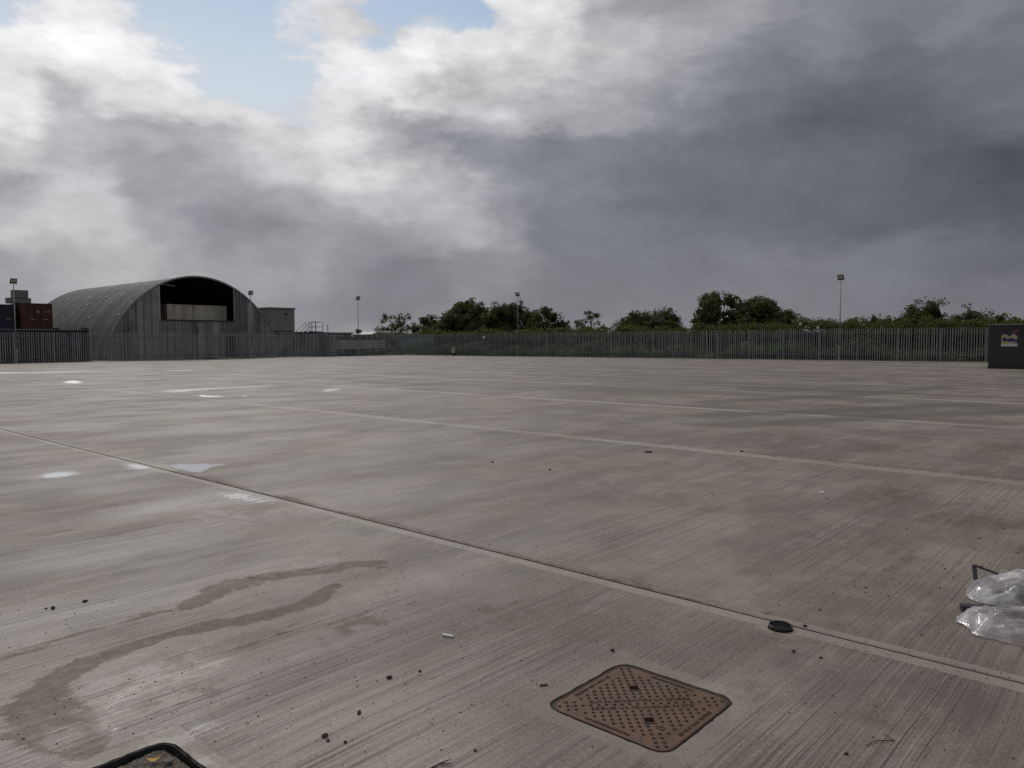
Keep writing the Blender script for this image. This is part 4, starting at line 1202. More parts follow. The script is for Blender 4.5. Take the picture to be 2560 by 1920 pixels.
def leaf_cloud(centers, radii, per, size, flat=0.85):
    """cards gathered round clump centres; returns (n*4,3)"""
    nC = len(centers)
    idx = np.repeat(np.arange(nC), per)
    n = len(idx)
    d = rng.normal(size=(n, 3)); d /= np.linalg.norm(d, axis=1)[:, None]
    rr = rng.random(n) ** 0.5
    P = centers[idx] + d * (radii[idx] * rr)[:, None] * np.array([1, 1, flat])
    a = rng.normal(size=(n, 3)); a /= np.linalg.norm(a, axis=1)[:, None]
    nrm = d * 0.5 + rng.normal(size=(n, 3)) * 0.6 + np.array([0, 0, .35])
    nrm /= np.linalg.norm(nrm, axis=1)[:, None]
    b = np.cross(nrm, a); b /= np.linalg.norm(b, axis=1)[:, None]
    a = np.cross(b, nrm)
    s = (size * rng.uniform(.55, 1.25, n))[:, None]
    q = np.stack([P - a * s * .5, P - b * s * .32 + a * s * .05, P + a * s * .55, P + b * s * .32 + a * s * .05], 1)
    return q.reshape(-1, 3)
def tree(base, H, W, label, name='tree', lobes=10, clumps=70, per=42, size=.26, crown_lo=.28, mat=None, seed=0, gap=0.0, squash=1.0, group=None, cat='tree', twigs=0, shape=None, depth=1.0):
    """tapered trunk, limbs, and a crown of lobes made of leaf clumps"""
    rr = np.random.default_rng(100 + seed); rd = random.Random(seed)
    root = empty(name, base, 0, label, cat, group)
    lob = []
    if gap:
        for i in range(lobes):
            a = 2 * math.pi * (i + rd.random()) / lobes
            t = rd.random()
            z = H * (crown_lo + (1 - crown_lo) * (.18 + .70 * t))
            rad = W / 2 * math.sin(math.pi * min(.98, (.25 + .72 * t))) ** .6 * (.35 + .5 * rd.random())
            lr = W * (.15 + .08 * rd.random())
            lob.append((rad * math.cos(a), rad * math.sin(a) * depth, min(z, H - lr * .75), lr))
        lob.append((0, 0, H * .80, W * .2))
    else:           # a filled dome of overlapping leaf masses with a bumpy outline
        z0 = H * crown_lo
        n_l = lobes * 3
        while len(lob) < n_l:
            x, y, z = rd.uniform(-1, 1), rd.uniform(-1, 1), rd.uniform(0, 1)
            q = (abs(x) ** 2.3 + abs(y) ** 2.3 + z ** 2.3) ** (1 / 2.3)
            if q > 1 or (q < .72 and rd.random() < .72): continue
            lr = W * (.105 + .055 * rd.random())
            kx = W / 2 - lr * .35; kz = (H - z0) - lr * .75
            lob.append((x * kx, y * kx * depth, z0 + z * kz, lr))
    if shape: lob = shape
    cs, rs = [], []
    for x, y, z, lr in lob:
        m_ = max(4, int(clumps * (1.0 if gap else 2.8) / len(lob)))
        d = rr.normal(size=(m_, 3)); d /= np.linalg.norm(d, axis=1)[:, None]
        r_ = lr * rr.uniform(.45, 1.12, m_)
        cc_ = np.array([x, y, z]) + d * r_[:, None] * np.array([1, 1, .82])
        cs.append(cc_); rs.append(rr.uniform(.22, .46, m_) * (W / 6) ** .35)
    cs = np.concatenate(cs); rs = np.concatenate(rs)
    keep = cs[:, 2] > H * crown_lo * .6
    cs, rs = cs[keep], rs[keep]
    q = leaf_cloud(cs, rs * 1.25, per, size)
    q[:, 2] = np.clip(q[:, 2], .1, H + .12)
    # stray shoots at the top
    np_quads('crown', q, mat or LEAF, root)
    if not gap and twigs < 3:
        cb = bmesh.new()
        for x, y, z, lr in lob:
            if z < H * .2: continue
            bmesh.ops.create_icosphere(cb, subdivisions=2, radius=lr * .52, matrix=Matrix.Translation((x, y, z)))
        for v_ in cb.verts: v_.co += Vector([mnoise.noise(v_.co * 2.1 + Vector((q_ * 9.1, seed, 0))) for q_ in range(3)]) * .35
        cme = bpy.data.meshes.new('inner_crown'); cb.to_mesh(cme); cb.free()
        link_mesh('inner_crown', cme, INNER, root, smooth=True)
    tb = MB()
    fork = H * (crown_lo + .05)
    lean = rd.uniform(-.2, .2)
    tb.tube([(0, 0, -.05), (lean * .4, 0, fork * .5), (lean, .05, fork)], [.028 * H, .022 * H, .018 * H], 8)
    tb.obj('trunk', BARK, root)
    bt = MB()
    for x, y, z, lr in lob:
        mx_ = (lean + x * .45, y * .45, fork + (z - fork) * .55 + .1)
        bt.tube([(lean, .05, fork - .05), mx_, (x, y, z)], [.012 * H, .008 * H, .003 * H], 5, caps=False)
        for _ in range(3 + twigs):
            e = Vector((x, y, z)) + Vector((rd.uniform(-1, 1), rd.uniform(-1, 1), rd.uniform(-.4, 1))) * lr * (1.0 if not twigs else 1.1)
            e.z = min(e.z, H + .25)
            bt.tube([mx_, ((mx_[0] + e.x) / 2 + rd.uniform(-.1, .1), (mx_[1] + e.y) / 2, (mx_[2] + e.z) / 2 + .08), tuple(e)], [.006 * H, .0035 * H, .0012 * H], 4, caps=False)
    bt.obj('branches', BARK, root)
    return root
G_ = 'trees rising behind the hedge'
tree(rf(-15.6, 14), 5.6, 6.2, 'small open tree with sky showing between its limbs, near the fence corner', lobes=9, clumps=75, per=36, size=.24, crown_lo=.30, seed=1, gap=1)
tree(rf(1.6, 10), 6.95, 9.4, 'largest round dark green tree, left part of the big central clump', lobes=18, clumps=230, per=44, size=.27, crown_lo=.12, seed=2, group=G_, squash=.82)
tree(rf(-3.9, 9), 5.0, 6.2, 'lower leafy shoulder tree at the left foot of the big central clump', lobes=9, clumps=80, per=40, size=.24, crown_lo=.08, seed=21, group=G_)
tree(rf(8.2, 10.5), 6.6, 8.4, 'full dark tree directly behind the central floodlight column', lobes=15, clumps=190, per=44, size=.27, crown_lo=.12, seed=3, group=G_, squash=.82)
tree(rf(14.2, 9.5), 5.5, 6.4, 'medium tree with a pointed top, right of the central clump', lobes=11, clumps=120, per=42, size=.25, crown_lo=.1, seed=4, group=G_, squash=.85)
tree(rf(19.6, 10), 4.9, 3.6, 'small gappy tree with three separate tufts of leaves', lobes=6, clumps=34, per=44, size=.2, crown_lo=.35, seed=5, gap=1, group=G_, cat='tree', squash=.75)
tree(rf(27.0, 10), 5.4, 8.2, 'low domed tree standing alone left of the twin topped tree', lobes=13, clumps=120, per=40, size=.25, crown_lo=.12, seed=6, group=G_, squash=.8)
tree(rf(34.9, 9), 6.3, 7.0, 'tall dark tree, the higher left half of the twin topped clump', lobes=15, clumps=170, per=42, size=.25, crown_lo=.12, seed=7, group=G_, squash=.8)
tree(rf(38.8, 9.3), 5.85, 7.4, 'dark tree, the lower right half of the twin topped clump', lobes=12, clumps=110, per=42, size=.24, crown_lo=.15, seed=8, group=G_, squash=.8)
tree(rf(46.3, 8), 4.3, 4.4, 'thin twiggy bush tree directly behind the right hand floodlight column', lobes=8, clumps=44, per=26, size=.17, crown_lo=.2, seed=9, group=G_, twigs=5)
tree(rf(49.4, 7.5), 3.75, 4.4, 'small round bush between the thin twiggy bush and the large thorn bush', lobes=8, clumps=60, per=34, size=.2, crown_lo=.1, seed=10, group=G_, twigs=1)
tree(rf(53.6, 8), 5.05, 8.6, 'large spiky thorn bush with shoots sticking up, left of the dark cabin', lobes=14, clumps=190, per=38, size=.2, crown_lo=.1, seed=11, group=G_, twigs=2)
tree(rf(58.2, 9), 3.75, 5.4, 'low pale green bush above the roof of the dark cabin', lobes=8, clumps=70, per=34, size=.2, crown_lo=.1, seed=12, group=G_, mat=LEAF2)
tree(rf(61.0, 9.0), 4.4, 3.6, 'twiggy small tree at the right edge behind the cabin roof', lobes=6, clumps=34, per=26, size=.17, crown_lo=.25, seed=13, group=G_, twigs=4)
tree(lf(27.6, 17), 4.35, 5.6, 'round bush behind the stair landing, right of the upper cabin', lobes=9, clumps=90, per=36, size=.2, crown_lo=.15, seed=14, twigs=2)
tree(lf(40.5, 13.5), 3.2, 2.6, 'small scrubby bush beside the slim floodlight column', lobes=6, clumps=30, per=30, size=.2, crown_lo=.15, seed=15, twigs=2)
pl_ = empty('steel_post', rf(59.6, 7.0), R_ANG, 'dark steel post with a short side arm, above the cabin roof', 'post')
MB().box(-.05, .05, -.05, .05, 0, 4.15).obj('upright', DARK, pl_)
MB().box(.051, 1.3, -.05, .05, 4.05, 4.15).obj('arm', DARK, pl_)

# hedge: one continuous mass nobody could count
def hedge_top(s):
    base = np.interp(s, [-22, -14, -6, 0, 10, 20, 27, 33, 40, 47, 52, 60, 70], [1.6, 2.0, 2.5, 2.7, 2.7, 2.75, 2.9, 2.75, 2.95, 3.15, 3.1, 2.9, 2.8])
    return base + .05 + .22 * np.sin(s * 1.1) * np.sin(s * .37 + 1) + .12 * np.sin(s * 2.9)
nC = 4600
sC = rng.uniform(-22, 70, nC); nn_ = rng.uniform(3.2, 6.2, nC)
zC = rng.uniform(0.9, 1.0, nC) * hedge_top(sC) * rng.uniform(.35, 1.0, nC) ** .5
cen = np.stack([R0.x + RS.x * sC + RN.x * nn_, R0.y + RS.y * sC + RN.y * nn_, zC], 1)
q = leaf_cloud(cen, rng.uniform(.2, .42, nC), 22, .17)
o = np_quads('hedge', q, LEAF2); tag(o, 'long untrimmed green hedge behind the palisade fence', 'hedge', kind='stuff')
# shoots poking out of the hedge
mb = MB()
for _ in range(420):
    s_ = random.uniform(-18, 68); n_ = random.uniform(3.4, 5.5); z_ = float(hedge_top(np.array(s_)))
    p = rf(s_, n_, z_ - .3); mb.tube([p, p + Vector((random.uniform(-.15, .15), 0, random.uniform(.3, .75)))], [.012, .004], 3, caps=False)
o = mb.obj('hedge_shoots', BARK); tag(o, 'thin bare shoots sticking out of the hedge top', 'shoots', kind='stuff')
# dark inner mass of the hedge with its inner shade put into the colour
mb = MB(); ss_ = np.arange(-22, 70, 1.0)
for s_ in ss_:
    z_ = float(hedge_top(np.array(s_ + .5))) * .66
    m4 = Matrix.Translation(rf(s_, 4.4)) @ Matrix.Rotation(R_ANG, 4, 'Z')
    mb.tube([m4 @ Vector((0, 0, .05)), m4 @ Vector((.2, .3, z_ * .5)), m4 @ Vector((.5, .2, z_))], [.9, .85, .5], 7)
o = mb.obj('hedge_core', simple('hedge_shade_core', (0.022, 0.020, 0.012), 0.95)); tag(o, 'dark core filling the hedge, inner shade put into its colour', 'hedge core', kind='stuff')
# brambles and rough grass against the fence
nC = 2300
sC = rng.uniform(-9, 68, nC); nn_ = rng.uniform(.7, 3.0, nC)
hb = .55 + .45 * np.sin(sC * .55) * np.sin(sC * .23 + 2) + .3 * np.sin(sC * 1.3 + .5) + nn_ * .22
hb = np.clip(hb, .25, 2.0)
zC = hb * rng.uniform(.1, 1, nC) ** .45
cen = np.stack([R0.x + RS.x * sC + RN.x * nn_, R0.y + RS.y * sC + RN.y * nn_, zC], 1)
q = leaf_cloud(cen, rng.uniform(.18, .34, nC), 16, .15)
o = np_quads('brambles', q, LEAF3); tag(o, 'tangled brambles and rough grass growing behind the right fence', 'brambles', kind='stuff')

# ------------------------------------------------------------------ inspection covers
def cover_material():
    m, k, b = new_mat('rusty_cast_iron')
    P = k.new('ShaderNodeNewGeometry').outputs['Position']
    n1 = k.noise(P, 9, 6, 0.65); n2 = k.noise(P, 120, 4, 0.7); n3 = k.noise(k.vm('ADD', P, (4, 2, 1)), 5, 5, 0.6)
    c = k.mix(k.mr(n1, 0.35, 0.65), (0.095, 0.055, 0.031, 1), (0.150, 0.078, 0.041, 1))
    c = k.mix(k.m('MULTIPLY', k.mr(n3, 0.45, 0.65), 0.6), c, (0.120, 0.088, 0.060, 1))
    c = k.mix(k.m('MULTIPLY', k.mr(n2, 0.5, 0.62), 0.65), c, (0.07, 0.042, 0.03, 1))
    k.l.new(c, b.inputs['Base Color']); b.inputs['Roughness'].default_value = 0.62; b.inputs['Metallic'].default_value = 0.15
    bp = k.new('ShaderNodeBump'); bp.inputs['Strength'].default_value = 0.5; bp.inputs['Distance'].default_value = 0.002
    k.l.new(n2, bp.inputs['Height']); k.l.new(bp.outputs[0], b.inputs['Normal'])
    return m
IRON = cover_material()
IRON_D = simple('rusty_cast_lettering', (0.085, 0.050, 0.034), 0.65, var=0.3, scale=40, metal=.1)
GAP_BLACK = simple('black_gap_shade', (0.016, 0.013, 0.016), 0.75, var=0.4, scale=30)  # darkness of the gap round the covers, put into a black colour
def plate(loop, z0, z1, name, mat, parent, bevel=0.004):
    bm = bmesh.new()
    vs = [bm.verts.new((x, y, z1)) for x, y in loop]
    f = bm.faces.new(vs)
    r = bmesh.ops.extrude_face_region(bm, geom=[f])
    for v in [q for q in r['geom'] if isinstance(q, bmesh.types.BMVert)]: v.co.z = z0
    bm.normal_update()
    bmesh.ops.recalc_face_normals(bm, faces=bm.faces)
    me = bpy.data.meshes.new(name); bm.to_mesh(me); bm.free()
    return link_mesh(name, me, mat, parent)
def ring(lo, li, z0, z1, name, mat, parent):
    n = len(lo); vs = [(x, y, z1) for x, y in lo] + [(x, y, z1) for x, y in li] + [(x, y, z0) for x, y in lo] + [(x, y, z0) for x, y in li]
    fs = []
    for i in range(n):
        j = (i + 1) % n
        fs += [(i, j, n + j, n + i), (n + i, n + j, 3 * n + j, 3 * n + i), (i, 2 * n + i, 2 * n + j, j)]
    mb = MB(); mb.add(vs, fs); return mb.obj(name, mat, parent)
def text_mesh(s, size, depth=0.0025, spacing=1.0, xs=1.0):
    cu = bpy.data.curves.new('t', 'FONT'); cu.body = s; cu.size = size; cu.extrude = depth / 2; cu.align_x = 'CENTER'; cu.align_y = 'CENTER'; cu.space_character = spacing
    cu.resolution_u = 3
    ob = bpy.data.objects.new('t', cu); col.objects.link(ob)
    dg = bpy.context.evaluated_depsgraph_get()
    me = bpy.data.meshes.new_from_object(ob.evaluated_get(dg))
    bpy.data.objects.remove(ob)
    me.materials.clear()
    for v in me.vertices: v.co.x *= xs
    return me
def lettering(s, size, x, y, ang, z, parent, mat, xs=1.0, spacing=1.0, bold=0.0):
    me = text_mesh(s, size, .004, spacing, xs)
    me.transform(Matrix.Translation((x, y, z)) @ Matrix.Rotation(ang, 4, 'Z'))
    return link_mesh('raised_lettering', me, mat, parent)
def centred(mh):
    loop = round_square(0, 0, mh[2], mh[3], 8)
    return loop
cover = empty('manhole_cover', uv(MH1[0], MH1[1], 0), YAW, 'rusty square cast iron manhole cover with raised lettering and two key holes', 'manhole cover')
lp = sub_loop(round_square(0, 0, MH1[2] - .005, MH1[3], 8), .025)
lo = sub_loop(round_square(0, 0, MH1[2] + .012, MH1[3] + .010, 8), .025)
n_ = len(lp)
lo2 = [(x * (MH1[2] + .010) / MH1[2], y * (MH1[2] + .010) / MH1[2]) for x, y in lp]
lin_ = [(x * (MH1[2] - .0035) / MH1[2], y * (MH1[2] - .0035) / MH1[2]) for x, y in lp]
ring(jag(lo2, .0025), lp, -.03, -.007, 'gap_shade_ring', GAP_BLACK, cover)
ring(lp, lin_, -.03, -.002, 'frame', IRON, cover)
pl_in = [(x * (MH1[2] - .0065) / MH1[2], y * (MH1[2] - .0065) / MH1[2]) for x, y in lp]
# the plate has two square pockets for the lifting keys
e1 = Vector((math.cos(R(45)), math.sin(R(45)))); e2 = Vector((-e1.y, e1.x))
def loc2(a, b): return (e1.x * a + e2.x * b, e1.y * a + e2.y * b)
keys = [(-.0, .145), (.0, -.145)]
def sqloop(a, b, h): return [loc2(a - h, b - h), loc2(a + h, b - h), loc2(a + h, b + h), loc2(a - h, b + h)]
ZT = -.003
loops = [[Vector((x, y, ZT)) for x, y in pl_in]] + [[Vector((x, y, ZT)) for x, y in sqloop(a, b, .020)] for a, b in keys]
tri = tessellate_polygon(loops)
allv = [q for L_ in loops for q in L_]
vs = [tuple(q) for q in allv]; fs = []
for t in tri:
    a, b_, c = (allv[q] for q in t)
    cr = (b_ - a).cross(c - a).z
    if abs(cr) < 1e-10: continue
    fs.append(tuple(t) if cr > 0 else tuple(t)[::-1])
n0 = len(pl_in)
k0 = len(vs); vs += [(x, y, -.03) for x, y in pl_in]
for i in range(n0): fs.append((i, k0 + i, k0 + (i + 1) % n0, (i + 1) % n0))
for ki in range(2):
    st_ = n0 + ki * 4; k1 = len(vs)
    vs += [(vs[st_ + i][0], vs[st_ + i][1], -.016) for i in range(4)]
    for i in range(4): fs.append((st_ + i, st_ + (i + 1) % 4, k1 + (i + 1) % 4, k1 + i))
    fs.append((k1, k1 + 1, k1 + 2, k1 + 3))
mb = MB(); mb.add(vs, fs); mb.obj('cover_plate', IRON, cover)
for a, b_ in keys:
    lo_ = sqloop(a, b_, .0255); li_ = sqloop(a, b_, .0203)
    kk_ = ring(lo_, li_, ZT - .001, ZT + .003, 'key_pocket', IRON_D, cover)
    px, py = loc2(a, b_)
    mb = MB(); mb.tube([(px, py, -.0158), (px, py, -.0120)], .0105, 12); mb.box(-.004, .004, -.017, .017, -.0157, -.0119, Matrix.Translation((px, py, 0)) @ Matrix.Rotation(R(45), 4, 'Z'))
    mb.obj('key_hole', BLACK, kk_)
# studs
sm = MB()
PX, PY = .0335, .0315
hs = MH1[2] - .03
for iy in range(-14, 15):
    for ix in range(-14, 15):
        a = (ix + .5) * PX; b_ = iy * PY
        if abs(b_ - PY * 1) < .001 + PY * .1 and abs(a) < .255: continue
        if abs(b_ + PY * 1) < .001 + PY * .1 and abs(a) < .255: continue
        x, y = loc2(a, b_)
        if max(abs(x), abs(y)) > hs: continue
        if abs(x) > hs - .030 and abs(y) < .19: continue
        if abs(y) > hs - .030 and abs(y) > 0 and abs(x) < .19: continue
        if any(math.hypot(a - ka, b_ - kb) < .038 for ka, kb in keys): continue
        if abs(a - .03) < .025 and abs(b_ + .205) < .02: continue
        sg = 10; r0, r1 = .0078, .0052
        vs = [(x + r0 * math.cos(2 * math.pi * j / sg), y + r0 * math.sin(2 * math.pi * j / sg), ZT - .0005) for j in range(sg)] + [(x + r1 * math.cos(2 * math.pi * j / sg), y + r1 * math.sin(2 * math.pi * j / sg), ZT + .0055) for j in range(sg)]
        sm.add(vs, [(j, (j + 1) % sg, sg + (j + 1) % sg, sg + j) for j in range(sg)] + [tuple(range(sg, 2 * sg))])
tag(sm.obj('stud', IRON_D, cover), kind='stuff')
TXT = 'ECOLES UK FOUNDRIES FE LTD'
x, y = loc2(0, -PY); lettering(TXT, .0285, x, y, R(45), ZT + .001, cover, IRON_D, xs=1.05, spacing=1.06)
x, y = loc2(0, PY); lettering(TXT, .0285, x, y, R(225), ZT + .001, cover, IRON_D, xs=1.05, spacing=1.06)
ed = hs - .004
lettering('EN 124-5  R 600  DUCTILE', .0215, -.01, -ed, 0, ZT + .001, cover, IRON_D, xs=1.05) if False else None
# lettering along the four edges (near left edge, far right edge, and the two short runs)
lettering('EN 124-5  R 600  DUCTILE', .0215, -ed - .004 + .004, 0, R(-90), ZT + .001, cover, IRON_D, xs=1.05).name = 'edge_lettering'
lettering('EN 124-5  R 600  DUCTILE', .0215, ed, 0, R(90), ZT + .001, cover, IRON_D, xs=1.05).name = 'edge_lettering'
lettering('M11COCOB8OCO5', .0215, 0, -ed, R(0), ZT + .001, cover, IRON_D, xs=1.15).name = 'edge_lettering'
lettering('M11COCOB8OCO5', .0215, 0, ed, R(180), ZT + .001, cover, IRON_D, xs=1.15).name = 'edge_lettering'
# small heart-like certification diamond below the lower key hole
def stroke(pts, w_, z):
    mb = MB()
    for p, q in zip(pts[:-1], pts[1:]):
        p, q = Vector((*p, 0)), Vector((*q, 0)); d = (q - p); L_ = d.length; an = math.atan2(d.y, d.x)
        mb.box(-w_ / 2, L_ + w_ / 2, -w_ / 2, w_ / 2, 0, .003, Matrix.Translation((p.x, p.y, z)) @ Matrix.Rotation(an, 4, 'Z'))
    return mb
cx_, cy_ = .03, -.205
dm = [loc2(cx_ - .016, cy_ + .010), loc2(cx_ - .010, cy_ - .010), loc2(cx_ + .004, cy_ - .020), loc2(cx_ + .018, cy_ - .008), loc2(cx_ + .012, cy_ + .012), loc2(cx_ + .002, cy_ + .001), loc2(cx_ - .006, cy_ + .013), loc2(cx_ - .016, cy_ + .010)]
stroke(dm, .0025, ZT).obj('raised_emblem', IRON_D, cover)
# second cover, sunk and filled with dirt
c2 = empty('manhole_cover', uv(MH2[0], MH2[1], 0), YAW, 'sunken square manhole cover filled with dark grit, at the bottom left corner', 'manhole cover')
l2 = sub_loop(round_square(0, 0, MH2[2], MH2[3], 8), .025)
ring(jag([(x * 1.010, y * 1.010) for x, y in l2], .003), l2, -.05, -.003, 'frame', GAP_BLACK, c2)  # black rim carrying the dark of the gap in its colour
def grit_fill():
    m, k, b = new_mat('packed_dark_grit')
    P = k.new('ShaderNodeNewGeometry').outputs['Position']
    v = k.new('ShaderNodeTexVoronoi'); v.inputs['Scale'].default_value = 150; k.l.new(P, v.inputs['Vector'])
    sc = k.new('ShaderNodeSeparateColor'); k.l.new(v.outputs['Color'], sc.inputs[0])
    c = k.mix(k.noise(P, 25, 5, .7), (0.045, 0.033, 0.026, 1), (0.12, 0.095, 0.075, 1))
    c = k.mix(k.m('MULTIPLY', k.mr(sc.outputs[0], .75, .95), .6), c, (0.27, 0.235, 0.20, 1))
    k.l.new(c, b.inputs['Base Color']); b.inputs['Roughness'].default_value = .85
    bp = k.new('ShaderNodeBump'); bp.inputs['Strength'].default_value = 1; bp.inputs['Distance'].default_value = .003
    k.l.new(v.outputs['Distance'], bp.inputs['Height']); k.l.new(bp.outputs[0], b.inputs['Normal'])
    return m
GRITM = grit_fill()
gx = np.linspace(-.285, .285, 58)
vs = []; fs = []
for i, x in enumerate(gx):
    for j, y in enumerate(gx):
        z = -.020 + .010 * mnoise.noise(Vector((x * 9, y * 9, 3))) + .006 * mnoise.noise(Vector((x * 40, y * 40, 1)))
        ex_ = max(abs(x), abs(y))
        if ex_ > .284: z -= .008
        r_ = MH2[3]; hx = MH2[2] - .004
        xx, yy = max(-hx, min(hx, x)), max(-hx, min(hx, y))
        ax, ay = abs(xx) - (hx - r_), abs(yy) - (hx - r_)
        if ax > 0 and ay > 0:
            L_ = math.hypot(ax, ay)
            if L_ > r_: xx = math.copysign(hx - r_ + ax * r_ / L_, xx); yy = math.copysign(hx - r_ + ay * r_ / L_, yy)
        vs.append((xx, yy, z))
for i in range(57):
    for j in range(57):
        a = i * 58 + j; fs.append((a, a + 58, a + 59, a + 1))
mb = MB(); mb.add(vs, fs); mb.obj('grit_filling', GRITM, c2, smooth=True)

# ------------------------------------------------------------------ upright drain pipe stub in the joint
PVC = simple('black_plastic_pipe', (0.014, 0.014, 0.015), 0.35, var=.2)
dp = empty('drain_pipe', uv(PIPE[0], PIPE[1], 0), YAW, 'short black plastic pipe end standing open in the long slab joint', 'pipe')
mb = MB(); sg = 36
prof = [(.061, -.05), (.061, .004), (.0625, .006), (.0625, .013), (.060, .0145), (.060, .020), (.0585, .0225), (.0555, .0225), (.0545, .0205), (.0545, -.029), (.0, -.030)]
vs = []; fs = []
for r_, z in prof:
    for j in range(sg): vs.append((r_ * math.cos(2 * math.pi * j / sg), r_ * math.sin(2 * math.pi * j / sg), z))
for i in range(len(prof) - 1):
    for j in range(sg): fs.append((i * sg + j, i * sg + (j + 1) % sg, (i + 1) * sg + (j + 1) % sg, (i + 1) * sg + j))
mb.add(vs, fs); mb.obj('pipe_wall', PVC, dp, smooth=True)
MB().tube([(0, 0, -.029), (0, 0, -.0275)], .054, 24).obj('silt_and_shade', BLACK, dp)  # black disc: the shade of the pipe's depth put into its colour

# ------------------------------------------------------------------ crumpled plastic sheeting on the right
def plastic_material():
    m, k, b = new_mat('crumpled_clear_plastic')
    P = k.new('ShaderNodeNewGeometry').outputs['Position']
    n1 = k.noise(P, 7, 5, 0.6); n2 = k.noise(P, 60, 4, 0.6)
    c = k.mix(k.mr(n1, .35, .65), (0.52, 0.48, 0.53, 1), (0.78, 0.76, 0.78, 1))
    k.l.new(c, b.inputs['Base Color']); b.inputs['Roughness'].default_value = .13; b.inputs['Specular IOR Level'].default_value = 1.0
    k.l.new(k.mr(n1, .35, .68, .32, .78), b.inputs['Alpha'])
    bp = k.new('ShaderNodeBump'); bp.inputs['Strength'].default_value = .55; bp.inputs['Distance'].default_value = .006
    v = k.new('ShaderNodeTexVoronoi'); v.feature = 'DISTANCE_TO_EDGE'; v.inputs['Scale'].default_value = 22
    k.l.new(k.vm('ADD', P, k.vm('MULTIPLY', k.noise(P, 9, 3, .6, out=1), (.16, .16, .16))), v.inputs['Vector'])
    k.l.new(k.m('ADD', k.m('MULTIPLY', v.outputs['Distance'], 1.2), k.m('MULTIPLY', n2, .35)), bp.inputs['Height'])
    k.l.new(bp.outputs[0], b.inputs['Normal'])
    return m
PLAS = plastic_material()
def ridged(p, o=5):
    s_, a, f = 0, 1, 1
    for _ in range(o):
        s_ += a * (1 - abs(mnoise.noise(p * f)) * 2); a *= .5; f *= 2.1
    return s_
def sheet(outline, hfun, name, parent, seed, nr=46, na=150, lift=.004):
    cx0 = sum(p[0] for p in outline) / len(outline); cy0 = sum(p[1] for p in outline) / len(outline)
    pts = smooth_poly(outline, 2)
    per = [0]
    for a, b_ in zip(pts, pts[1:] + pts[:1]): per.append(per[-1] + math.hypot(b_[0] - a[0], b_[1] - a[1]))
    bd = []
    for i in range(na):
        t = per[-1] * i / na; j = max(q for q in range(len(pts)) if per[q] <= t)
        f = (t - per[j]) / max(1e-6, per[j + 1] - per[j]); a, b_ = pts[j], pts[(j + 1) % len(pts)]
        bd.append((a[0] + (b_[0] - a[0]) * f, a[1] + (b_[1] - a[1]) * f))
    vs = []; fs = []
    for i in range(nr + 1):
        r_ = i / nr
        for j, (x, y) in enumerate(bd):
            rj = r_ * (1 + .035 * mnoise.noise(Vector((j * .25, seed, 0))) * r_)
            X = cx0 + (x - cx0) * rj; Y = cy0 + (y - cy0) * rj
            h_ = hfun(X, Y, r_)
            e = min(1, (1 - r_) * 6)
            z = 0.8 * h_ * (1 - r_ ** 4) ** .8 + .028 * e * ridged(Vector((X * 3.5 + Y * 2, Y * 8 - X, seed)), 3) + .0075 * e * ridged(Vector((X * 20 + Y * 8, Y * 22, seed)), 3)
            dxy = .018 * mnoise.noise(Vector((X * 9, Y * 9, seed + 5)))
            vs.append((X + dxy, Y - dxy, max(lift + .004 * (1 + mnoise.noise(Vector((X * 30, Y * 30, 9)))), z)))
    for i in range(nr):
        for j in range(na):
            a = i * na + j; b_ = i * na + (j + 1) % na
            fs.append((a, a + na, b_ + na, b_))
    mb = MB(); mb.add(vs, fs); o = mb.obj(name, PLAS, parent, smooth=True)
    return o
# lower bundle (near) and upper bundle (far); both run on beyond the right edge of the picture
lowo = [(2.39, 3.90), (2.45, 4.00), (2.42, 4.08), (2.50, 4.18), (2.66, 4.16), (3.0, 4.12), (3.4, 4.15), (3.5, 3.8), (3.1, 3.62), (2.75, 3.66), (2.54, 3.76), (2.46, 3.84)]
o = sheet(lowo, lambda x, y, r: .035 + .055 * math.exp(-((y - 4.00) / .11) ** 2) + .04 * math.exp(-((y - 3.80) / .06) ** 2), 'plastic_sheeting', None, 3.0)
tag(o, 'crumpled clear plastic sheeting, the nearer flatter bundle at the right edge', 'plastic sheet')
upo = [(2.72, 4.40), (2.74, 4.54), (2.80, 4.62), (2.98, 4.70), (3.3, 4.78), (3.7, 4.6), (3.7, 4.3), (3.3, 4.26), (2.98, 4.28), (2.80, 4.32)]
o = sheet(upo, lambda x, y, r: .035 + .10 * math.exp(-((x - 3.15) / .30) ** 2) * math.exp(-((y - 4.5) / .25) ** 2) + .04 * math.exp(-((x - 2.75) / .08) ** 2), 'plastic_sheeting', None, 8.0)
tag(o, 'crumpled clear plastic sheeting, the farther taller bundle with bright highlights', 'plastic sheet')
# filling under the sheets: dark rolled matting the plastic wraps
DKM = simple('dark_rolled_membrane', (0.05, 0.048, 0.055), .55, var=.2, scale=12)
mb = MB(); mb.tube([(2.86, 4.45, .035), (3.2, 4.47, .05), (3.65, 4.45, .05)], [.022, .040, .040], 14)
o = mb.obj('membrane_roll', DKM, smooth=True); tag(o, 'dark rolled membrane wrapped inside the farther plastic bundle', 'roll')
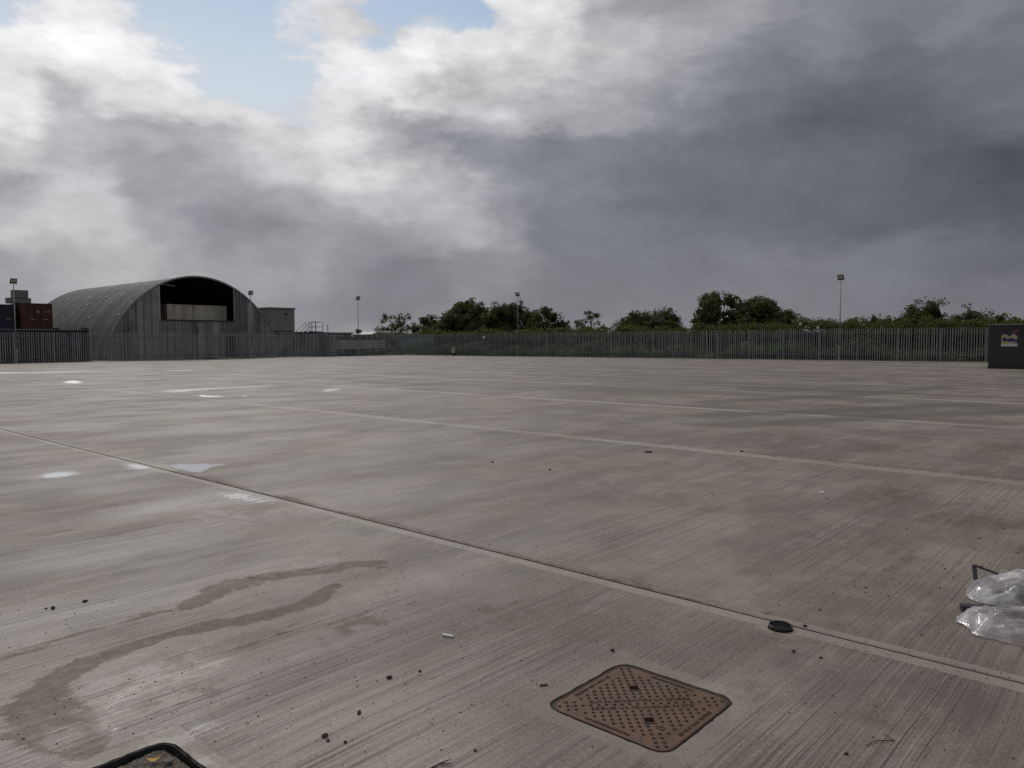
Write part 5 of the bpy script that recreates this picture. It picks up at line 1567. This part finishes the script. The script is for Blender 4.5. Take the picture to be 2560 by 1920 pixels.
# black batten between the bundles and a bent black strap behind
bt_ = MB().box(0, .62, -.028, .028, 0, .035).obj('batten', simple('black_batten', (0.020, 0.021, 0.030), .5), None, (2.56, 4.262, .003), R(-14), bevel=.003)
tag(bt_, 'flat black batten lying between the two plastic bundles', 'batten')
sb = MB()
A_, B_, C_ = Vector((2.80, 4.50, .012)), Vector((2.86, 4.64, .150)), Vector((2.99, 4.60, .105))
def strap(p, q, w_=.012, t=.005):
    d = (q - p); L_ = d.length; m4 = Matrix.Translation(p) @ d.to_track_quat('X', 'Z').to_matrix().to_4x4()
    return MB().box(0, L_, -w_, w_, -t, t, m4)
s_a = strap(A_, B_); s_b = strap(B_, C_ + (C_ - B_) * .35)
sb.add(s_a.v, s_a.f); sb.add([(x, y, z + .001) for x, y, z in s_b.v], s_b.f)
o = sb.obj('bent_strap', DARK); tag(o, 'bent black metal strap standing up behind the farther plastic bundle', 'strap')

# ------------------------------------------------------------------ loose stones, offcut, twigs, leaf
STONE = simple('dark_stone', (0.055, 0.045, 0.040), .85, var=.4, scale=60)
STONE_B = simple('brown_clod', (0.085, 0.050, 0.035), .95, var=.4, scale=60)
def stone_mesh(seed):
    bm = bmesh.new(); bmesh.ops.create_icosphere(bm, subdivisions=2, radius=1.0)
    for v in bm.verts:
        v.co *= 1 + .55 * mnoise.noise(v.co * 1.5 + Vector((seed, 0, 0))) + .12 * mnoise.noise(v.co * 4 + Vector((0, seed, 0)))
        v.co.z = max(-.55, v.co.z * .75)
    me = bpy.data.meshes.new('stone'); bm.to_mesh(me); bm.free(); return me
def stone(u_, v_, r_, label, mat=STONE, cat='stone'):
    me = stone_mesh(u_ * 7 + v_); r_ *= (.68 if r_ < .02 else .5); me.transform(Matrix.Diagonal((r_ * 1.25, r_ * .9, r_, 1))); me.transform(Matrix.Translation((0, 0, r_ * .5)))
    o = link_mesh('stone', me, mat, None, uv(u_, v_, 0), random.uniform(0, 6))
    tag(o, label, cat)
for u_, v_, r_, lab in ((-4.904, 1.459, .017, 'dark round stone left of a smaller one, above the pale patch at the left'),
                        (-4.891, 1.625, .015, 'lone dark stone above the two long mud trails at the left'),
                        (-4.93, 1.43, .009, 'small crumb of stone touching the dark round stone at the left'),
                        (-2.705, 2.17, .016, 'flat grey stone with a rusty smear trailing from it, left of the rusty cover'),
                        (-2.54, 1.875, .014, 'grey stone forming a trio with two smaller black ones'),
                        (-2.487, 1.67, .016, 'biggest dark stone right of the sunken cover'),
                        (-2.45, 1.66, .009, 'small dark stone just below the biggest stone by the sunken cover'),
                        (-2.391, 1.698, .009, 'small dark stone to the right of the biggest stone by the sunken cover'),
                        (-1.972, 1.989, .009, 'lone black pebble near the bottom edge, left of the rusty cover'),
                        (-2.108, 3.105, .013, 'small grey stone just beyond the far left edge of the rusty cover'),
                        (-2.651, 2.309, .010, 'black pebble on clean concrete between the flat stone and the white offcut'),
                        (-1.425, 3.688, .015, 'dark clod on the broomed slab just right of the black pipe end'),
                        (-1.297, 3.702, .011, 'small greenish clod, second right of the black pipe end'),
                        (-0.912, 2.891, .010, 'small dark clod below the bent twig at the bottom right'),
                        (-1.51, 4.062, .013, 'brown clod lodged in the joint just right of the pipe end'),
                        (-6.62, 7.02, .028, 'brown clod in the middle of the yard, left one of a pair'),
                        (-5.70, 7.05, .028, 'brown clod in the middle of the yard, right one of a pair'),
                        (-4.62, 9.95, .035, 'dark brown clod beyond the second slab joint, right of centre')):
    stone(u_, v_, r_, lab, STONE_B if 'brown' in lab or 'clod' in lab else STONE, 'clod' if 'clod' in lab else 'stone')
o = MB().box(-.032, .032, -.008, .008, 0, .012).obj('wood_offcut', WHITE, None, (-.341, 3.911, 0), R(-24), bevel=.002)
tag(o, 'small whitish offcut lying alone on the brushed slab, left of centre foreground', 'offcut')
TWIG = simple('dry_twig', (0.075, 0.050, 0.035), .9, var=.3, scale=30)
o = MB().tube([(1.345, 2.815, .004), (1.40, 2.85, .006), (1.471, 2.849, .006), (1.455, 2.905, .004)], [.0018, .0022, .002, .001], 5).obj('twig', TWIG)
tag(o, 'thin twig bent into a sharp hook near the bottom right', 'twig')
o = MB().tube([(-.30, 2.672, .004), (-.265, 2.705, .006), (-.225, 2.722, .012)], [.004, .003, .001], 5).obj('twig', TWIG)
tb_ = MB().tube([(-.27, 2.70, .005), (-.225, 2.700, .008)], [.0025, .001], 5).obj('fork', TWIG, o)
tag(o, 'dark forked twig at the bottom edge, left of the rusty cover', 'twig')
o = MB().tube([(-1.742, 4.929, .004), (-1.691, 4.903, .004)], [.0022, .0022], 5).obj('straw', simple('pale_straw', (.40, .33, .22), .8)); tag(o, 'pale straw lying on the upper mud trail', 'straw')
o = MB().box(-.018, .018, -.006, .006, 0, .006).obj('wood_chip', TWIG, None, uv(-2.124, 2.582, 0), R(10)); tag(o, 'flat dark chip beside the left corner of the rusty cover', 'wood chip')
# yellow leaf and grey lump on the sunken cover
vs = []
for i in range(7):
    t = i / 6; w_ = .009 * math.sin(math.pi * t) + .0015
    vs += [(-.026 + .052 * t, -w_ + .010 * (t - .5) ** 2 * 4, .004 + .008 * (t - .5) ** 2 * 4), (-.026 + .052 * t, w_ + .010 * (t - .5) ** 2 * 4, .006 + .008 * (t - .5) ** 2 * 4)]
mb = MB(); mb.add(vs, [(2 * i, 2 * i + 2, 2 * i + 3, 2 * i + 1) for i in range(6)])
def gxy(px, py):
    f_ = 1900.0
    d = Vector(((px - 1280), f_, -(py - 852.5))); t = 1.55 / -d.z
    return d.x * t, d.y * t
o = mb.obj('leaf', simple('yellow_leaf', (.42, .22, .02), .6), None, (-1.345, 2.755, -.012), .3); tag(o, 'curled yellow leaf lying in the grit of the sunken cover', 'leaf')
me = stone_mesh(3.3); me.transform(Matrix.Diagonal((.020, .012, .010, 1))); o = link_mesh('stone', me, simple('pale_grey_stone', (.17, .16, .16), .8), None, (-1.285, 2.755, -.010), .6); tag(o, 'pale grey flat stone beside the yellow leaf on the sunken cover', 'stone')
o = MB().box(-.05, .05, -.015, .015, 0, .02).obj('wood_offcut', TWIG, None, uv(-5.56, 9.05, 0), R(8)); tag(o, 'small dark block of wood lying before the second slab joint', 'offcut')
o = MB().box(-.028, .028, -.022, .022, 0, .008).obj('litter', WHITE, None, uv(-2.75, 7.8, 0), R(8)); tag(o, 'tiny white scrap on the brown stain at the right', 'litter')

# grit: thousands of crumbs nobody could count
def grit(n, sampler, rlo, rhi, name, mat, label):
    base = np.array([[1, 0, 0], [-.5, .87, 0], [-.5, -.87, 0], [0, 0, 1.0], [.35, .3, .8]])
    tri = np.array([[0, 1, 3], [1, 2, 3], [2, 0, 3]])
    P = sampler(n)
    n = len(P)
    r_ = rlo * (rhi / rlo) ** (rng.random(n) ** 2.2)
    a = rng.uniform(0, 6.28, n); ca_, sa_ = np.cos(a), np.sin(a)
    V = np.zeros((n, 3, 3, 3))
    for ti, t in enumerate(tri):
        for vi, q in enumerate(t):
            bx, by, bz = base[q]
            jx = rng.uniform(.7, 1.3, n) if False else 1.0
            x = (bx * ca_ - by * sa_) * r_; y = (bx * sa_ + by * ca_) * r_
            V[:, ti, vi, 0] = P[:, 0] + x; V[:, ti, vi, 1] = P[:, 1] + y; V[:, ti, vi, 2] = bz * r_ * .8 + .0005
    o = np_quads(name, V.reshape(-1, 3), mat, per=3)
    tag(o, label, 'grit', kind='stuff')
def to_xy(u_, v_): return np.stack([UD.x * u_ + VD.x * v_, UD.y * u_ + VD.y * v_], 1)
def samp_near(n):
    a = to_xy(-rng.random(n // 3) ** .8 * 9, .4 + rng.random(n // 3) * 9)
    cl = [(-3.4, 1.2, .5, .5), (-3.6, 1.9, .5, .7), (-2.6, 2.0, .3, .5), (-4.1, 3.3, .2, .4), (-2.15, 2.75, .12, .45), (-2.9, 1.5, .5, .4), (-4.55, 1.3, .3, .7), (-5.4, 5.9, .5, .5),
          (-1.6, 5.15, .15, .3), (-.9, 3.4, .4, .4), (-.7, 3.0, .4, .5), (-1.1, 5.6, .5, .8), (-2.0, 7.6, .8, 1.0), (-.9, 3.98, .3, .1), (-2.9, 3.0, .5, .6), (-3.2, 2.6, .5, .8), (-3.5, .9, .25, .2), (-2.0, 1.2, .5, .5)]
    m_ = (n - n // 3) // len(cl)
    bs = [to_xy(rng.normal(c[0], c[2], m_), rng.normal(c[1], c[3], m_)) for c in cl]
    return np.concatenate([a] + bs)
grit(4200, samp_near, .0012, .0062, 'grit', STONE, 'dark crumbs of grit and soil scattered over the near slabs')
def samp_far(n):
    h_ = n // 2
    bs = [to_xy(-rng.random(h_) * 14, 4 + rng.random(h_) * 16)]
    for c in ((-.9, 6.4, .3, .7), (-1.9, 8.0, .8, 1.0), (-2.6, 11.5, 1.0, 1.5), (-1.2, 5.2, .35, .5)):
        bs.append(to_xy(rng.normal(c[0], c[2], h_ // 4), rng.normal(c[1], c[3], h_ // 4)))
    return np.concatenate(bs)
grit(650, samp_far, .003, .014, 'soil_crumbs', STONE_B, 'small brown soil crumbs scattered over the farther slabs')
def samp_joint(n): return to_xy(rng.uniform(-9, 0, n), rng.normal(4.05, .035, n))
grit(260, samp_joint, .002, .006, 'joint_debris', STONE_B, 'brown crumbs gathered along the long slab joint')
